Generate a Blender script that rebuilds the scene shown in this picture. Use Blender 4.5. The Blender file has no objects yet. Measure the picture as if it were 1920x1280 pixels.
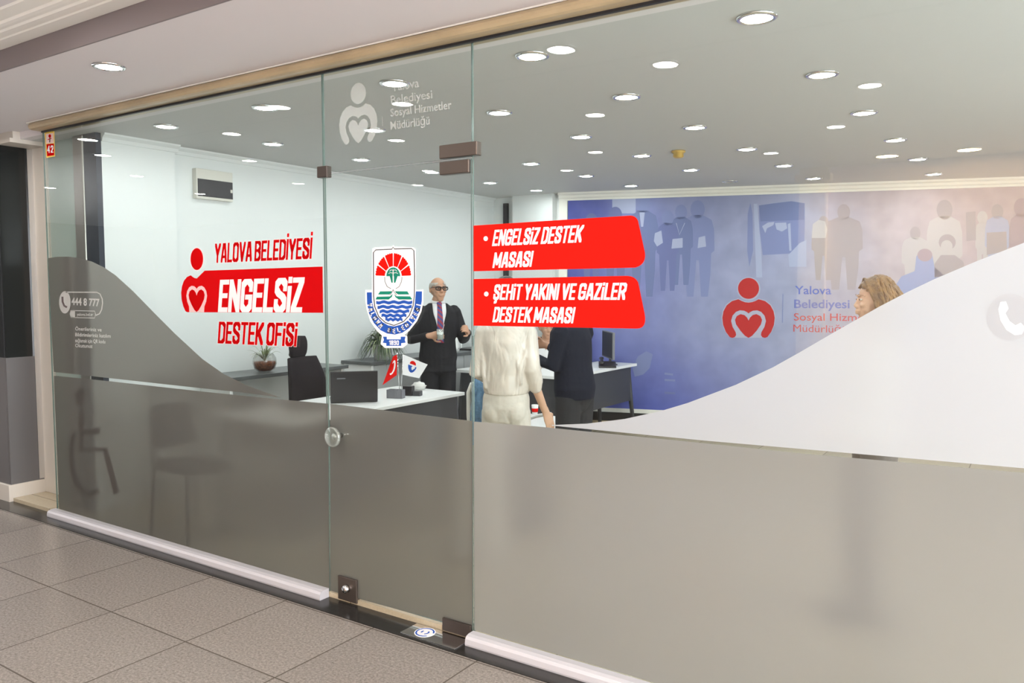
import bpy, bmesh, math, random
from mathutils import Vector, Matrix

random.seed(7)
S = bpy.context.scene
COL = S.collection
R = math.radians
PI = math.pi

# ------------------------------------------------------------------ camera
FPX = 1500.0
CAMZ = 1.61
PITCH = math.atan(100 / 1500)
YAW = math.atan2(2260, 1500 * math.sqrt(1 + (100 / 1500) ** 2))
VW = Vector((-math.cos(YAW), math.sin(YAW), 0))
RT = Vector((math.sin(YAW), math.cos(YAW), 0))
UPZ = Vector((0, 0, 1))
FW = VW * math.cos(PITCH) - UPZ * math.sin(PITCH)
UP = VW * math.sin(PITCH) + UPZ * math.cos(PITCH)
CAM = Vector((0, 0, CAMZ))
cd = bpy.data.cameras.new('camera')
cd.sensor_width = 36
cd.lens = 36 * FPX / 1920
cam = bpy.data.objects.new('camera', cd)
COL.objects.link(cam)
m3 = Matrix((RT, UP, -FW)).transposed()
cam.matrix_world = Matrix.Translation(CAM) @ m3.to_4x4()
S.camera = cam

# ------------------------------------------------------------------ world, exposure
w = bpy.data.worlds.new('world')
S.world = w
w.use_nodes = True
w.node_tree.nodes['Background'].inputs[0].default_value = (0.93, 0.96, 1.0, 1)
w.node_tree.nodes['Background'].inputs[1].default_value = 5.4
S.view_settings.view_transform = 'Standard'
S.view_settings.look = 'None'
S.view_settings.gamma = 1
S.view_settings.use_curve_mapping = False
S.view_settings.exposure = 0.7
S.cycles.use_denoising = True
S.cycles.max_bounces = 8
S.cycles.diffuse_bounces = 4
S.cycles.transparent_max_bounces = 24
S.cycles.caustics_refractive = True
S.cycles.sample_clamp_indirect = 8
L_OFFICE = 78.0      # radiance of the office downlights
L_MALL = 95.0        # radiance of the mall downlights

# ------------------------------------------------------------------ ray helpers: measured points on the real planes
def ray(px, py):
    return FW * FPX + RT * (px - 960) + UP * (640 - py)
YG = 2.87            # glass plane
def onz(px, py, z):
    d = ray(px, py); return CAM + d * ((z - CAMZ) / d.z)
def ony(px, py, y):
    d = ray(px, py); return CAM + d * (y / d.y)
def G(px, py):
    p = ony(px, py, YG); return Vector((p.x, p.z))
MA = Vector((-4.573, 8.028, 0))
MD = Vector((1, 0.307, 0)).normalized()
MN = Vector((MD.y, -MD.x, 0))
def M(px, py):
    d = ray(px, py)
    t = (MA - CAM).dot(MN) / d.dot(MN)
    p = CAM + d * t
    return Vector(((p - MA).dot(MD), p.z))

# ------------------------------------------------------------------ materials
def mat(name, col, rough=0.5, metal=0.0, spec=0.5, bump=None, emit=None, noise=None, sheen=0):
    m = bpy.data.materials.new(name)
    m.use_nodes = True
    nt = m.node_tree
    b = nt.nodes['Principled BSDF']
    b.inputs['Base Color'].default_value = (*col, 1)
    b.inputs['Roughness'].default_value = rough
    b.inputs['Metallic'].default_value = metal
    b.inputs['Specular IOR Level'].default_value = spec
    if noise or bump:
        tc = nt.nodes.new('ShaderNodeTexCoord')
    if noise:
        sc, amt = noise
        n = nt.nodes.new('ShaderNodeTexNoise')
        n.inputs['Scale'].default_value = sc
        n.inputs['Detail'].default_value = 4
        nt.links.new(tc.outputs['Object'], n.inputs['Vector'])
        r = nt.nodes.new('ShaderNodeValToRGB')
        r.color_ramp.elements[0].position = 0.3
        r.color_ramp.elements[1].position = 0.7
        r.color_ramp.elements[0].color = (*[max(0, c * (1 - amt)) for c in col], 1)
        r.color_ramp.elements[1].color = (*[min(1, c * (1 + amt)) for c in col], 1)
        nt.links.new(n.outputs['Fac'], r.inputs['Fac'])
        nt.links.new(r.outputs['Color'], b.inputs['Base Color'])
    if bump:
        sc, st = bump
        n2 = nt.nodes.new('ShaderNodeTexNoise')
        n2.inputs['Scale'].default_value = sc
        n2.inputs['Detail'].default_value = 3
        nt.links.new(tc.outputs['Object'], n2.inputs['Vector'])
        bp = nt.nodes.new('ShaderNodeBump')
        bp.inputs['Strength'].default_value = st
        bp.inputs['Distance'].default_value = 0.02
        nt.links.new(n2.outputs['Fac'], bp.inputs['Height'])
        nt.links.new(bp.outputs['Normal'], b.inputs['Normal'])
    if emit:
        b.inputs['Emission Color'].default_value = (*emit[0], 1)
        b.inputs['Emission Strength'].default_value = emit[1]
    return m

def emission(name, col, strength):
    m = bpy.data.materials.new(name); m.use_nodes = True
    nt = m.node_tree; nt.nodes.clear()
    e = nt.nodes.new('ShaderNodeEmission'); e.inputs[0].default_value = (*col, 1); e.inputs[1].default_value = strength
    o = nt.nodes.new('ShaderNodeOutputMaterial'); nt.links.new(e.outputs[0], o.inputs[0])
    return m

def glass_mat(name, tint=(0.93, 0.965, 0.95), f0=0.045, milk=0.0):
    m = bpy.data.materials.new(name); m.use_nodes = True
    nt = m.node_tree; nt.nodes.clear()
    N = nt.nodes.new; Lk = nt.links.new
    t = N('ShaderNodeBsdfTransparent'); t.inputs[0].default_value = (*tint, 1)
    g = N('ShaderNodeBsdfGlossy'); g.inputs['Roughness'].default_value = 0.0
    lw = N('ShaderNodeLayerWeight'); lw.inputs[0].default_value = 0.5
    p = N('ShaderNodeMath'); p.operation = 'POWER'; p.inputs[1].default_value = 5
    Lk(lw.outputs['Facing'], p.inputs[0])
    a = N('ShaderNodeMath'); a.operation = 'MULTIPLY_ADD'; a.inputs[1].default_value = 1 - f0; a.inputs[2].default_value = f0
    Lk(p.outputs[0], a.inputs[0])
    mx = N('ShaderNodeMixShader'); Lk(a.outputs[0], mx.inputs[0]); Lk(t.outputs[0], mx.inputs[1]); Lk(g.outputs[0], mx.inputs[2])
    if milk:
        df = N('ShaderNodeBsdfDiffuse'); df.inputs[0].default_value = (0.8, 0.83, 0.8, 1)
        m2 = N('ShaderNodeMixShader'); m2.inputs[0].default_value = milk; Lk(mx.outputs[0], m2.inputs[1]); Lk(df.outputs[0], m2.inputs[2]); mx = m2
    o = N('ShaderNodeOutputMaterial'); Lk(mx.outputs[0], o.inputs[0])
    return m

def vinyl(name, col, back=0.5, clear=0.0):
    m = bpy.data.materials.new(name); m.use_nodes = True
    nt = m.node_tree; nt.nodes.clear()
    N = nt.nodes.new; Lk = nt.links.new
    tr = N('ShaderNodeBsdfTranslucent'); tr.inputs[0].default_value = (*col, 1)
    df = N('ShaderNodeBsdfDiffuse'); df.inputs[0].default_value = (*col, 1)
    mx = N('ShaderNodeMixShader'); mx.inputs[0].default_value = back
    Lk(df.outputs[0], mx.inputs[1]); Lk(tr.outputs[0], mx.inputs[2])
    if clear:
        tp = N('ShaderNodeBsdfTransparent'); m2 = N('ShaderNodeMixShader'); m2.inputs[0].default_value = clear
        Lk(mx.outputs[0], m2.inputs[1]); Lk(tp.outputs[0], m2.inputs[2]); mx = m2
    o = N('ShaderNodeOutputMaterial'); Lk(mx.outputs[0], o.inputs[0])
    return m
def clear_tint(name, col):
    m = bpy.data.materials.new(name); m.use_nodes = True
    nt = m.node_tree; nt.nodes.clear()
    t = nt.nodes.new('ShaderNodeBsdfTransparent'); t.inputs[0].default_value = (*col, 1)
    o = nt.nodes.new('ShaderNodeOutputMaterial'); nt.links.new(t.outputs[0], o.inputs[0])
    return m

def frost_mat(name, col, clear=0.35, rough=0.42, front=0.3):
    m = bpy.data.materials.new(name); m.use_nodes = True
    nt = m.node_tree; nt.nodes.clear()
    N = nt.nodes.new; Lk = nt.links.new
    tr = N('ShaderNodeBsdfTranslucent'); tr.inputs[0].default_value = (*col, 1)
    df = N('ShaderNodeBsdfDiffuse'); df.inputs[0].default_value = (*col, 1)
    rf = N('ShaderNodeBsdfRefraction'); rf.inputs[0].default_value = (*col, 1)
    rf.inputs['Roughness'].default_value = rough; rf.inputs['IOR'].default_value = 1.25
    m1 = N('ShaderNodeMixShader'); m1.inputs[0].default_value = front
    Lk(tr.outputs[0], m1.inputs[1]); Lk(df.outputs[0], m1.inputs[2])
    m2 = N('ShaderNodeMixShader'); m2.inputs[0].default_value = clear
    Lk(m1.outputs[0], m2.inputs[1]); Lk(rf.outputs[0], m2.inputs[2])
    o = N('ShaderNodeOutputMaterial'); Lk(m2.outputs[0], o.inputs[0])
    return m

MT = {}
MT['wall'] = mat('wall_paint', (0.70, 0.72, 0.715), 0.55)
MT['wall_end'] = mat('navy_panel', (0.035, 0.04, 0.055), 0.25)
MT['ceil'] = mat('ceiling_paint', (0.50, 0.50, 0.49), 0.6)
MT['soffit'] = mat('soffit_paint', (0.68, 0.645, 0.65), 0.6)
MT['riser'] = mat('riser_paint', (0.20, 0.17, 0.175), 0.6)
MT['cornice'] = mat('cornice_plaster', (0.82, 0.80, 0.74), 0.5)
MT['black_stone'] = mat('black_granite', (0.02, 0.019, 0.018), 0.22, noise=(60, 0.5))
MT['beam'] = mat('brown_beam', (0.42, 0.33, 0.20), 0.28, noise=(3, 0.15))
MT['rail'] = mat('white_rail', (0.52, 0.51, 0.54), 0.3)
MT['steel'] = mat('brushed_steel', (0.13, 0.105, 0.09), 0.32, 0.7)
MT['silver'] = mat('silver_strip', (0.36, 0.33, 0.30), 0.3, 0.8)
MT['chrome'] = mat('chrome', (0.75, 0.75, 0.75), 0.12, 1.0)
MT['dsteel'] = mat('dark_steel', (0.10, 0.08, 0.07), 0.35, 0.8)
MT['glass'] = glass_mat('clear_glass')
MT['gedge'] = mat('glass_edge', (0.12, 0.17, 0.15), 0.2)
MT['frost'] = frost_mat('frosted_vinyl', (0.315, 0.30, 0.278), clear=0.52, rough=0.35, front=0.45)
MT['frost_lit'] = frost_mat('frosted_vinyl_lit', (0.45, 0.44, 0.42), clear=0.42, front=0.5)  # same film as the left pane, brighter light at right painted into its colour
MT['frost_bright_lit'] = frost_mat('frosted_vinyl_bright_lit', (0.585, 0.60, 0.625), clear=0.2, rough=0.5, front=0.55)  # same film again, the strongest light put into its colour
MT['red'] = vinyl('red_vinyl', (0.90, 0.016, 0.010))
MT['red2'] = vinyl('deep_red_vinyl', (0.70, 0.006, 0.008))
MT['pink'] = vinyl('pale_pink_edge', (0.95, 0.74, 0.74), 0.3)
MT['white'] = vinyl('white_vinyl', (0.97, 0.96, 0.98), 0.18)
MT['blue'] = vinyl('blue_vinyl', (0.05, 0.16, 0.58))
MT['green'] = vinyl('green_vinyl', (0.03, 0.34, 0.24))
MT['black'] = mat('black_vinyl', (0.015, 0.015, 0.018), 0.5)
MT['etch'] = vinyl('etched_white', (0.92, 0.91, 0.89), 0.6)
MT['grey_print'] = mat('grey_print', (0.62, 0.62, 0.62), 0.6)
MT['tint'] = mat('dark_tint', (0.10, 0.075, 0.075), 0.7)
MT['smoke'] = clear_tint('smoky_film', (0.10, 0.05, 0.05))
MT['lens_tint'] = clear_tint('eyeglass_lens', (0.72, 0.70, 0.68))
MT['etch_clear'] = vinyl('translucent_etch', (0.80, 0.78, 0.75), 0.55, 0.62)
MT['etch_soft'] = vinyl('soft_etched_white', (0.57, 0.58, 0.60), 0.5)
MT['yellow'] = mat('yellow_vinyl', (0.75, 0.50, 0.05), 0.5)
MT['dgrey'] = mat('charcoal_laminate', (0.045, 0.045, 0.05), 0.45)
MT['desk_white'] = mat('white_laminate', (0.80, 0.80, 0.80), 0.35)
MT['console_top'] = mat('grey_laminate', (0.10, 0.105, 0.105), 0.3)
MT['console_grey'] = mat('light_grey_laminate', (0.42, 0.43, 0.43), 0.4)
MT['blackplastic'] = mat('black_plastic', (0.018, 0.014, 0.015), 0.35)
MT['mesh_black'] = mat('black_mesh_fabric', (0.016, 0.011, 0.012), 0.8, spec=0.2, bump=(300, 0.3))
MT['whiteplastic'] = mat('white_plastic', (0.82, 0.82, 0.80), 0.3)
MT['cream'] = mat('cream_plastic', (0.62, 0.60, 0.54), 0.45)
MT['greyplastic'] = mat('grey_plastic', (0.17, 0.17, 0.19), 0.45)
MT['leaf'] = mat('leaf_green', (0.055, 0.085, 0.035), 0.5, noise=(12, 0.5))
MT['leaf_pale'] = mat('leaf_pale', (0.25, 0.30, 0.15), 0.5, noise=(12, 0.4))
MT['soil'] = mat('soil', (0.12, 0.045, 0.02), 0.8, noise=(60, 0.5))
MT['pot'] = mat('white_pot', (0.7, 0.7, 0.68), 0.35)
MT['jeans'] = mat('denim', (0.10, 0.20, 0.33), 0.8, noise=(30, 0.3), bump=(20, 0.5))
MT['skin'] = mat('skin', (0.50, 0.27, 0.17), 0.5, noise=(20, 0.08))
MT['skin_fair'] = mat('skin_fair', (0.62, 0.38, 0.26), 0.5, noise=(20, 0.06))
MT['suit'] = mat('dark_suit', (0.014, 0.013, 0.015), 0.8, spec=0.2, bump=(9, 0.5))
MT['navy'] = mat('navy_suit', (0.009, 0.010, 0.020), 0.8, spec=0.2, bump=(9, 0.5))
MT['charcoal'] = mat('charcoal_trousers', (0.028, 0.028, 0.032), 0.8, spec=0.2, bump=(8, 0.5))
MT['shirt'] = mat('white_shirt', (0.75, 0.74, 0.76), 0.6, bump=(10, 0.3))
MT['satin'] = mat('cream_satin', (0.66, 0.60, 0.535), 0.24, spec=0.6, bump=(7, 1.0), noise=(6, 0.10))
def stretch_bump(m, sc, dist, strength=1.0):
    nt = m.node_tree; N = nt.nodes.new
    tc = N('ShaderNodeTexCoord'); mp = N('ShaderNodeMapping'); mp.inputs['Scale'].default_value = sc; mp.inputs['Rotation'].default_value = (0.0, 0.35, 0.0)
    n = N('ShaderNodeTexNoise'); n.inputs['Scale'].default_value = 1.0; n.inputs['Detail'].default_value = 2.5; n.inputs['Distortion'].default_value = 0.8
    bp = N('ShaderNodeBump'); bp.inputs['Strength'].default_value = strength; bp.inputs['Distance'].default_value = dist
    nt.links.new(tc.outputs['Object'], mp.inputs['Vector']); nt.links.new(mp.outputs[0], n.inputs['Vector']); nt.links.new(n.outputs['Fac'], bp.inputs['Height'])
    nt.links.new(bp.outputs['Normal'], nt.nodes['Principled BSDF'].inputs['Normal'])
stretch_bump(MT['satin'], (11, 11, 4.5), 0.02)
MT['taupe_cloth'] = mat('taupe_cloth', (0.13, 0.11, 0.10), 0.8)
MT['cream_cloth'] = mat('cream_trousers', (0.62, 0.58, 0.52), 0.7, bump=(10, 0.6))
MT['hair_brown'] = mat('brown_hair', (0.17, 0.085, 0.018), 0.42, noise=(25, 0.5), bump=(60, 0.6))
MT['hair_black'] = mat('black_hair', (0.012, 0.010, 0.009), 0.4, bump=(60, 0.5))
MT['hair_grey'] = mat('grey_hair', (0.42, 0.38, 0.34), 0.6, bump=(80, 0.6))
MT['beige_stone'] = mat('beige_stone', (0.62, 0.52, 0.33), 0.35, noise=(6, 0.1))
MT['green_wall'] = mat('pale_green_panel', (0.36, 0.42, 0.39), 0.2)
MT['cream_post'] = mat('cream_post', (0.56, 0.52, 0.46), 0.5)
MT['dark_glass'] = mat('dark_shop_glass', (0.012, 0.013, 0.013), 0.12)
MT['grey_panel'] = mat('grey_panel', (0.11, 0.105, 0.105), 0.5)
MT['opp_wall'] = mat('opposite_wall', (0.80, 0.66, 0.66), 0.6)
MT['opp_pilaster'] = mat('opposite_pilaster', (0.85, 0.66, 0.42), 0.5)
MT['brass'] = mat('brass', (0.55, 0.36, 0.08), 0.4, 0.4)
MT['lens'] = emission('lamp_lens', (0.97, 0.985, 1.0), L_OFFICE)
MT['lens_mall'] = emission('mall_lamp_lens', (1.0, 0.95, 0.89), L_MALL)
MT['lens_warm'] = emission('warm_lamp_lens', (1.0, 0.76, 0.42), 260.0)
MT['added_daylight'] = emission('added_daylight_panel', (0.93, 0.96, 1.0), 9.0)  # glow of the panel added out of view in the right wall
MT['lens_off'] = mat('unlit_lens', (0.25, 0.24, 0.23), 0.4)
MT['clearplastic'] = glass_mat('acrylic', (0.90, 0.93, 0.91), 0.12, 0.18)
MT['liquid'] = mat('amber', (0.20, 0.055, 0.012), 0.3, noise=(60, 0.6))
MT['bowlglass'] = glass_mat('bowl_glass', (0.93, 0.93, 0.92), 0.05)
MT['baseboard'] = mat('black_skirting', (0.012, 0.012, 0.013), 0.4)

def floor_mat(name, col, col2, tx, ty, ox, oy, rough, joint, jw=0.004):
    m = bpy.data.materials.new(name); m.use_nodes = True
    nt = m.node_tree; N = nt.nodes.new; Lk = nt.links.new
    b = nt.nodes['Principled BSDF']; b.inputs['Roughness'].default_value = rough
    tc = N('ShaderNodeTexCoord')
    sp = N('ShaderNodeSeparateXYZ'); Lk(tc.outputs['Object'], sp.inputs[0])
    def edge(out, off, size):
        a = N('ShaderNodeMath'); a.operation = 'SUBTRACT'; a.inputs[1].default_value = off; Lk(out, a.inputs[0])
        d = N('ShaderNodeMath'); d.operation = 'DIVIDE'; d.inputs[1].default_value = size; Lk(a.outputs[0], d.inputs[0])
        f = N('ShaderNodeMath'); f.operation = 'FRACT'; Lk(d.outputs[0], f.inputs[0])
        p = N('ShaderNodeMath'); p.operation = 'PINGPONG'; p.inputs[1].default_value = 0.5; Lk(f.outputs[0], p.inputs[0])
        l = N('ShaderNodeMath'); l.operation = 'LESS_THAN'; l.inputs[1].default_value = jw / size; Lk(p.outputs[0], l.inputs[0])
        return l.outputs[0], d.outputs[0]
    ex, fx = edge(sp.outputs['X'], ox, tx); ey, fy = edge(sp.outputs['Y'], oy, ty)
    mx = N('ShaderNodeMath'); mx.operation = 'MAXIMUM'; Lk(ex, mx.inputs[0]); Lk(ey, mx.inputs[1])
    n = N('ShaderNodeTexNoise'); n.inputs['Scale'].default_value = 85; n.inputs['Detail'].default_value = 7; n.inputs['Roughness'].default_value = 0.8
    Lk(tc.outputs['Object'], n.inputs['Vector'])
    rp = N('ShaderNodeValToRGB'); rp.color_ramp.elements[0].position = 0.36; rp.color_ramp.elements[1].position = 0.62
    rp.color_ramp.elements[0].color = (*col2, 1); rp.color_ramp.elements[1].color = (*col, 1)
    Lk(n.outputs['Fac'], rp.inputs['Fac'])
    # tile to tile tone
    flx = N('ShaderNodeMath'); flx.operation = 'FLOOR'; Lk(fx, flx.inputs[0])
    fly = N('ShaderNodeMath'); fly.operation = 'FLOOR'; Lk(fy, fly.inputs[0])
    cb = N('ShaderNodeCombineXYZ'); Lk(flx.outputs[0], cb.inputs[0]); Lk(fly.outputs[0], cb.inputs[1])
    wn = N('ShaderNodeTexWhiteNoise'); Lk(cb.outputs[0], wn.inputs['Vector'])
    mr = N('ShaderNodeMapRange'); mr.inputs[3].default_value = 0.90; mr.inputs[4].default_value = 1.06; Lk(wn.outputs['Value'], mr.inputs[0])
    hs = N('ShaderNodeHueSaturation'); Lk(rp.outputs['Color'], hs.inputs['Color']); Lk(mr.outputs[0], hs.inputs['Value'])
    mc = N('ShaderNodeMixRGB'); mc.inputs[2].default_value = (*joint, 1); Lk(mx.outputs[0], mc.inputs[0]); Lk(hs.outputs['Color'], mc.inputs[1])
    Lk(mc.outputs[0], b.inputs['Base Color'])
    return m
MT['mall_floor'] = floor_mat('speckled_granite_tiles', (0.375, 0.338, 0.308), (0.165, 0.145, 0.128), 0.61, 0.575, -3.82, 2.133, 0.22, (0.10, 0.085, 0.07), 0.0035)
MT['office_floor'] = floor_mat('beige_office_tiles', (0.50, 0.43, 0.31), (0.44, 0.37, 0.26), 0.6, 0.6, 0.1, 3.0, 0.2, (0.25, 0.2, 0.14))

def mural_mat():
    m = bpy.data.materials.new('mural_print'); m.use_nodes = True
    nt = m.node_tree; N = nt.nodes.new; Lk = nt.links.new
    b = nt.nodes['Principled BSDF']; b.inputs['Roughness'].default_value = 0.5; b.inputs['Specular IOR Level'].default_value = 0.25
    tc = N('ShaderNodeTexCoord')
    sh = N('ShaderNodeVectorMath'); sh.operation = 'ADD'; sh.inputs[1].default_value = (3.95, 0, 0.245); Lk(tc.outputs['Object'], sh.inputs[0])
    sp = N('ShaderNodeSeparateXYZ'); Lk(sh.outputs[0], sp.inputs[0])
    mr = N('ShaderNodeMapRange'); mr.inputs[1].default_value = 0.0; mr.inputs[2].default_value = 5.0; Lk(sp.outputs['X'], mr.inputs[0])
    n = N('ShaderNodeTexNoise'); n.inputs['Scale'].default_value = 1.6; n.inputs['Detail'].default_value = 5
    Lk(tc.outputs['Object'], n.inputs['Vector'])
    ad = N('ShaderNodeMath'); ad.operation = 'MULTIPLY_ADD'; ad.inputs[1].default_value = 0.22; Lk(n.outputs['Fac'], ad.inputs[0]); Lk(mr.outputs[0], ad.inputs[2])
    sb = N('ShaderNodeMath'); sb.operation = 'SUBTRACT'; sb.inputs[1].default_value = 0.11; Lk(ad.outputs[0], sb.inputs[0])
    rp = N('ShaderNodeValToRGB'); cr = rp.color_ramp
    cr.elements[0].position = 0.0; cr.elements[0].color = (0.085, 0.10, 0.36, 1)
    cr.elements[1].position = 1.0; cr.elements[1].color = (0.44, 0.34, 0.37, 1)
    for pos, c in ((0.10, (0.17, 0.19, 0.44)), (0.28, (0.26, 0.28, 0.465)), (0.48, (0.335, 0.35, 0.50)), (0.66, (0.45, 0.395, 0.45))):
        e = cr.elements.new(pos); e.color = (*c, 1)
    Lk(sb.outputs[0], rp.inputs['Fac'])
    # deeper blue in the low left part of the print
    mz = N('ShaderNodeMapRange'); mz.inputs[1].default_value = 1.15; mz.inputs[2].default_value = 0.2; Lk(sp.outputs['Z'], mz.inputs[0])
    mx2 = N('ShaderNodeMapRange'); mx2.inputs[1].default_value = 3.2; mx2.inputs[2].default_value = 1.0; Lk(sp.outputs['X'], mx2.inputs[0])
    mu = N('ShaderNodeMath'); mu.operation = 'MULTIPLY'; Lk(mz.outputs[0], mu.inputs[0]); Lk(mx2.outputs[0], mu.inputs[1])
    mc = N('ShaderNodeMixRGB'); mc.inputs[2].default_value = (0.09, 0.11, 0.40, 1); Lk(mu.outputs[0], mc.inputs[0]); Lk(rp.outputs['Color'], mc.inputs[1])
    n2 = N('ShaderNodeTexNoise'); n2.inputs['Scale'].default_value = 5; n2.inputs['Detail'].default_value = 6; Lk(tc.outputs['Object'], n2.inputs['Vector'])
    m3_ = N('ShaderNodeMapRange'); m3_.inputs[1].default_value = 0.3; m3_.inputs[2].default_value = 0.7; m3_.inputs[3].default_value = 0.9; m3_.inputs[4].default_value = 1.1; Lk(n2.outputs['Fac'], m3_.inputs[0])
    hs = N('ShaderNodeHueSaturation'); Lk(mc.outputs[0], hs.inputs['Color']); Lk(m3_.outputs[0], hs.inputs['Value'])
    Lk(hs.outputs['Color'], b.inputs['Base Color'])
    return m
MT['mural'] = mural_mat()

# ------------------------------------------------------------------ mesh helpers
class MB:
    """collects geometry of ONE mesh object"""
    def __init__(self):
        self.v = []; self.f = []; self.mi = []; self.mats = []; self.sm = []
    def m(self, mt):
        if mt not in self.mats: self.mats.append(mt)
        return self.mats.index(mt)
    def add(self, vs, fs, mt, smooth=False):
        o = len(self.v); k = self.m(mt)
        self.v += [tuple(x) for x in vs]
        for f in fs:
            self.f.append([o + i for i in f]); self.mi.append(k); self.sm.append(smooth)
    def box(self, x0, x1, y0, y1, z0, z1, mt, bevel=0.0, M4=None):
        bm = bmesh.new()
        vs = [bm.verts.new((x, y, z)) for x in (x0, x1) for y in (y0, y1) for z in (z0, z1)]
        for f in ((0, 1, 3, 2), (4, 6, 7, 5), (0, 4, 5, 1), (2, 3, 7, 6), (0, 2, 6, 4), (1, 5, 7, 3)):
            bm.faces.new([vs[i] for i in f])
        bmesh.ops.recalc_face_normals(bm, faces=bm.faces)
        if bevel > 0:
            bmesh.ops.bevel(bm, geom=list(bm.edges), offset=bevel, segments=2, affect='EDGES', profile=0.5)
        self.bm(bm, mt, M4)
        return self
    def bm(self, bm, mt, M4=None, smooth=False):
        bm.verts.index_update()
        vs = [(M4 @ v.co if M4 else v.co.copy()) for v in bm.verts]
        self.add(vs, [[v.index for v in f.verts] for f in bm.faces], mt, smooth)
        bm.free()
    def poly(self, pts3, mt):
        self.add(pts3, [list(range(len(pts3)))], mt)
    def prism(self, prof, axis, a0, a1, mt, smooth=False):
        """closed 2D profile extruded along an axis ('x','y','z')"""
        n = len(prof)
        def P(p, a):
            return {'x': (a, p[0], p[1]), 'y': (p[0], a, p[1]), 'z': (p[0], p[1], a)}[axis]
        vs = [P(p, a0) for p in prof] + [P(p, a1) for p in prof]
        fs = [[i, (i + 1) % n, n + (i + 1) % n, n + i] for i in range(n)] + [list(range(n))[::-1], [n + i for i in range(n)]]
        self.add(vs, fs, mt, smooth)
    def lathe(self, prof, mt, loc=(0, 0, 0), n=24, smooth=True, M4=None):
        vs = []; fs = []
        for r, z in prof:
            for k in range(n):
                a = 2 * PI * k / n
                p = Vector((r * math.cos(a), r * math.sin(a), z))
                p = (M4 @ p) if M4 else p + Vector(loc)
                vs.append(p)
        for i in range(len(prof) - 1):
            for k in range(n):
                fs.append([i * n + k, i * n + (k + 1) % n, (i + 1) * n + (k + 1) % n, (i + 1) * n + k])
        if prof[0][0] > 1e-5: fs.append([k for k in range(n)][::-1])
        if prof[-1][0] > 1e-5: fs.append([(len(prof) - 1) * n + k for k in range(n)])
        self.add(vs, fs, mt, smooth)
    def loft(self, pts, rad, mt, n=14, side=None, smooth=True, round_ends=True):
        """tapered tube along points; rad: r or (rx, ry) per point; side: direction of rx"""
        pts = [Vector(p) for p in pts]
        rad = [(r, r) if not isinstance(r, (tuple, list)) else r for r in rad]
        if round_ends:
            d0 = (pts[0] - pts[1]).normalized(); d1 = (pts[-1] - pts[-2]).normalized()
            r0 = min(rad[0]); r1 = min(rad[-1])
            pre = [(pts[0] + d0 * r0 * 0.95, 0.3), (pts[0] + d0 * r0 * 0.7, 0.72)]
            post = [(pts[-1] + d1 * r1 * 0.7, 0.72), (pts[-1] + d1 * r1 * 0.95, 0.3)]
            R0, R1 = rad[0], rad[-1]
            rad = [(R0[0] * s, R0[1] * s) for _, s in pre] + rad + [(R1[0] * s, R1[1] * s) for _, s in post]
            pts = [p for p, _ in pre] + pts + [p for p, _ in post]
        vs = []; fs = []; prev = None
        for i, p in enumerate(pts):
            d = (pts[min(i + 1, len(pts) - 1)] - pts[max(i - 1, 0)]).normalized()
            s = Vector(side) if side is not None else (prev if prev else Vector((1, 0, 0)) if abs(d.x) < 0.8 else Vector((0, 1, 0)))
            s = (s - d * s.dot(d)).normalized(); prev = s
            t = d.cross(s)
            for k in range(n):
                a = 2 * PI * k / n
                vs.append(p + s * (rad[i][0] * math.cos(a)) + t * (rad[i][1] * math.sin(a)))
        for i in range(len(pts) - 1):
            for k in range(n):
                fs.append([i * n + k, i * n + (k + 1) % n, (i + 1) * n + (k + 1) % n, (i + 1) * n + k])
        fs.append(list(range(n))[::-1]); fs.append([(len(pts) - 1) * n + k for k in range(n)])
        self.add(vs, fs, mt, smooth)
    def tube(self, pts, r, mt, n=8):
        self.loft(pts, [r] * len(pts), mt, n=n, round_ends=False)
    def ball(self, c, r, mt, seg=16, fn=None):
        bm = bmesh.new()
        bmesh.ops.create_uvsphere(bm, u_segments=seg, v_segments=max(6, seg * 3 // 4), radius=1)
        rr = r if isinstance(r, (tuple, list)) else (r, r, r)
        for v in bm.verts:
            q = Vector((v.co.x * rr[0], v.co.y * rr[1], v.co.z * rr[2]))
            if fn: q = fn(q, v.co)
            v.co = q + Vector(c)
        self.bm(bm, mt, None, True)
    def mesh(self, name):
        me = bpy.data.meshes.new(name)
        me.from_pydata(self.v, [], self.f)
        for mt in self.mats: me.materials.append(MT[mt])
        me.polygons.foreach_set('material_index', self.mi)
        me.polygons.foreach_set('use_smooth', self.sm)
        me.update()
        return me
    def build(self, name, parent=None, fix=True):
        me = self.mesh(name)
        if fix:
            bm = bmesh.new(); bm.from_mesh(me); bmesh.ops.recalc_face_normals(bm, faces=bm.faces); bm.to_mesh(me); bm.free()
        o = bpy.data.objects.new(name, me); COL.objects.link(o)
        if parent: o.parent = parent
        return o
    def remesh(self, name, parent=None, voxel=0.008, smooth=4, matname=None):
        """fuse everything into one continuous closed surface"""
        o = self.build(name, None)
        md = o.modifiers.new('r', 'REMESH'); md.mode = 'VOXEL'; md.voxel_size = voxel; md.use_smooth_shade = True
        if smooth:
            ms = o.modifiers.new('s', 'SMOOTH'); ms.factor = 0.5; ms.iterations = smooth
        dg = bpy.context.evaluated_depsgraph_get()
        me = bpy.data.meshes.new_from_object(o.evaluated_get(dg))
        me.name = name
        me.materials.clear(); me.materials.append(MT[matname or self.mats[0]])
        me.polygons.foreach_set('material_index', [0] * len(me.polygons))
        me.polygons.foreach_set('use_smooth', [True] * len(me.polygons))
        old = o.data; o.modifiers.clear(); o.data = me; bpy.data.meshes.remove(old)
        if parent: o.parent = parent
        return o

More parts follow.
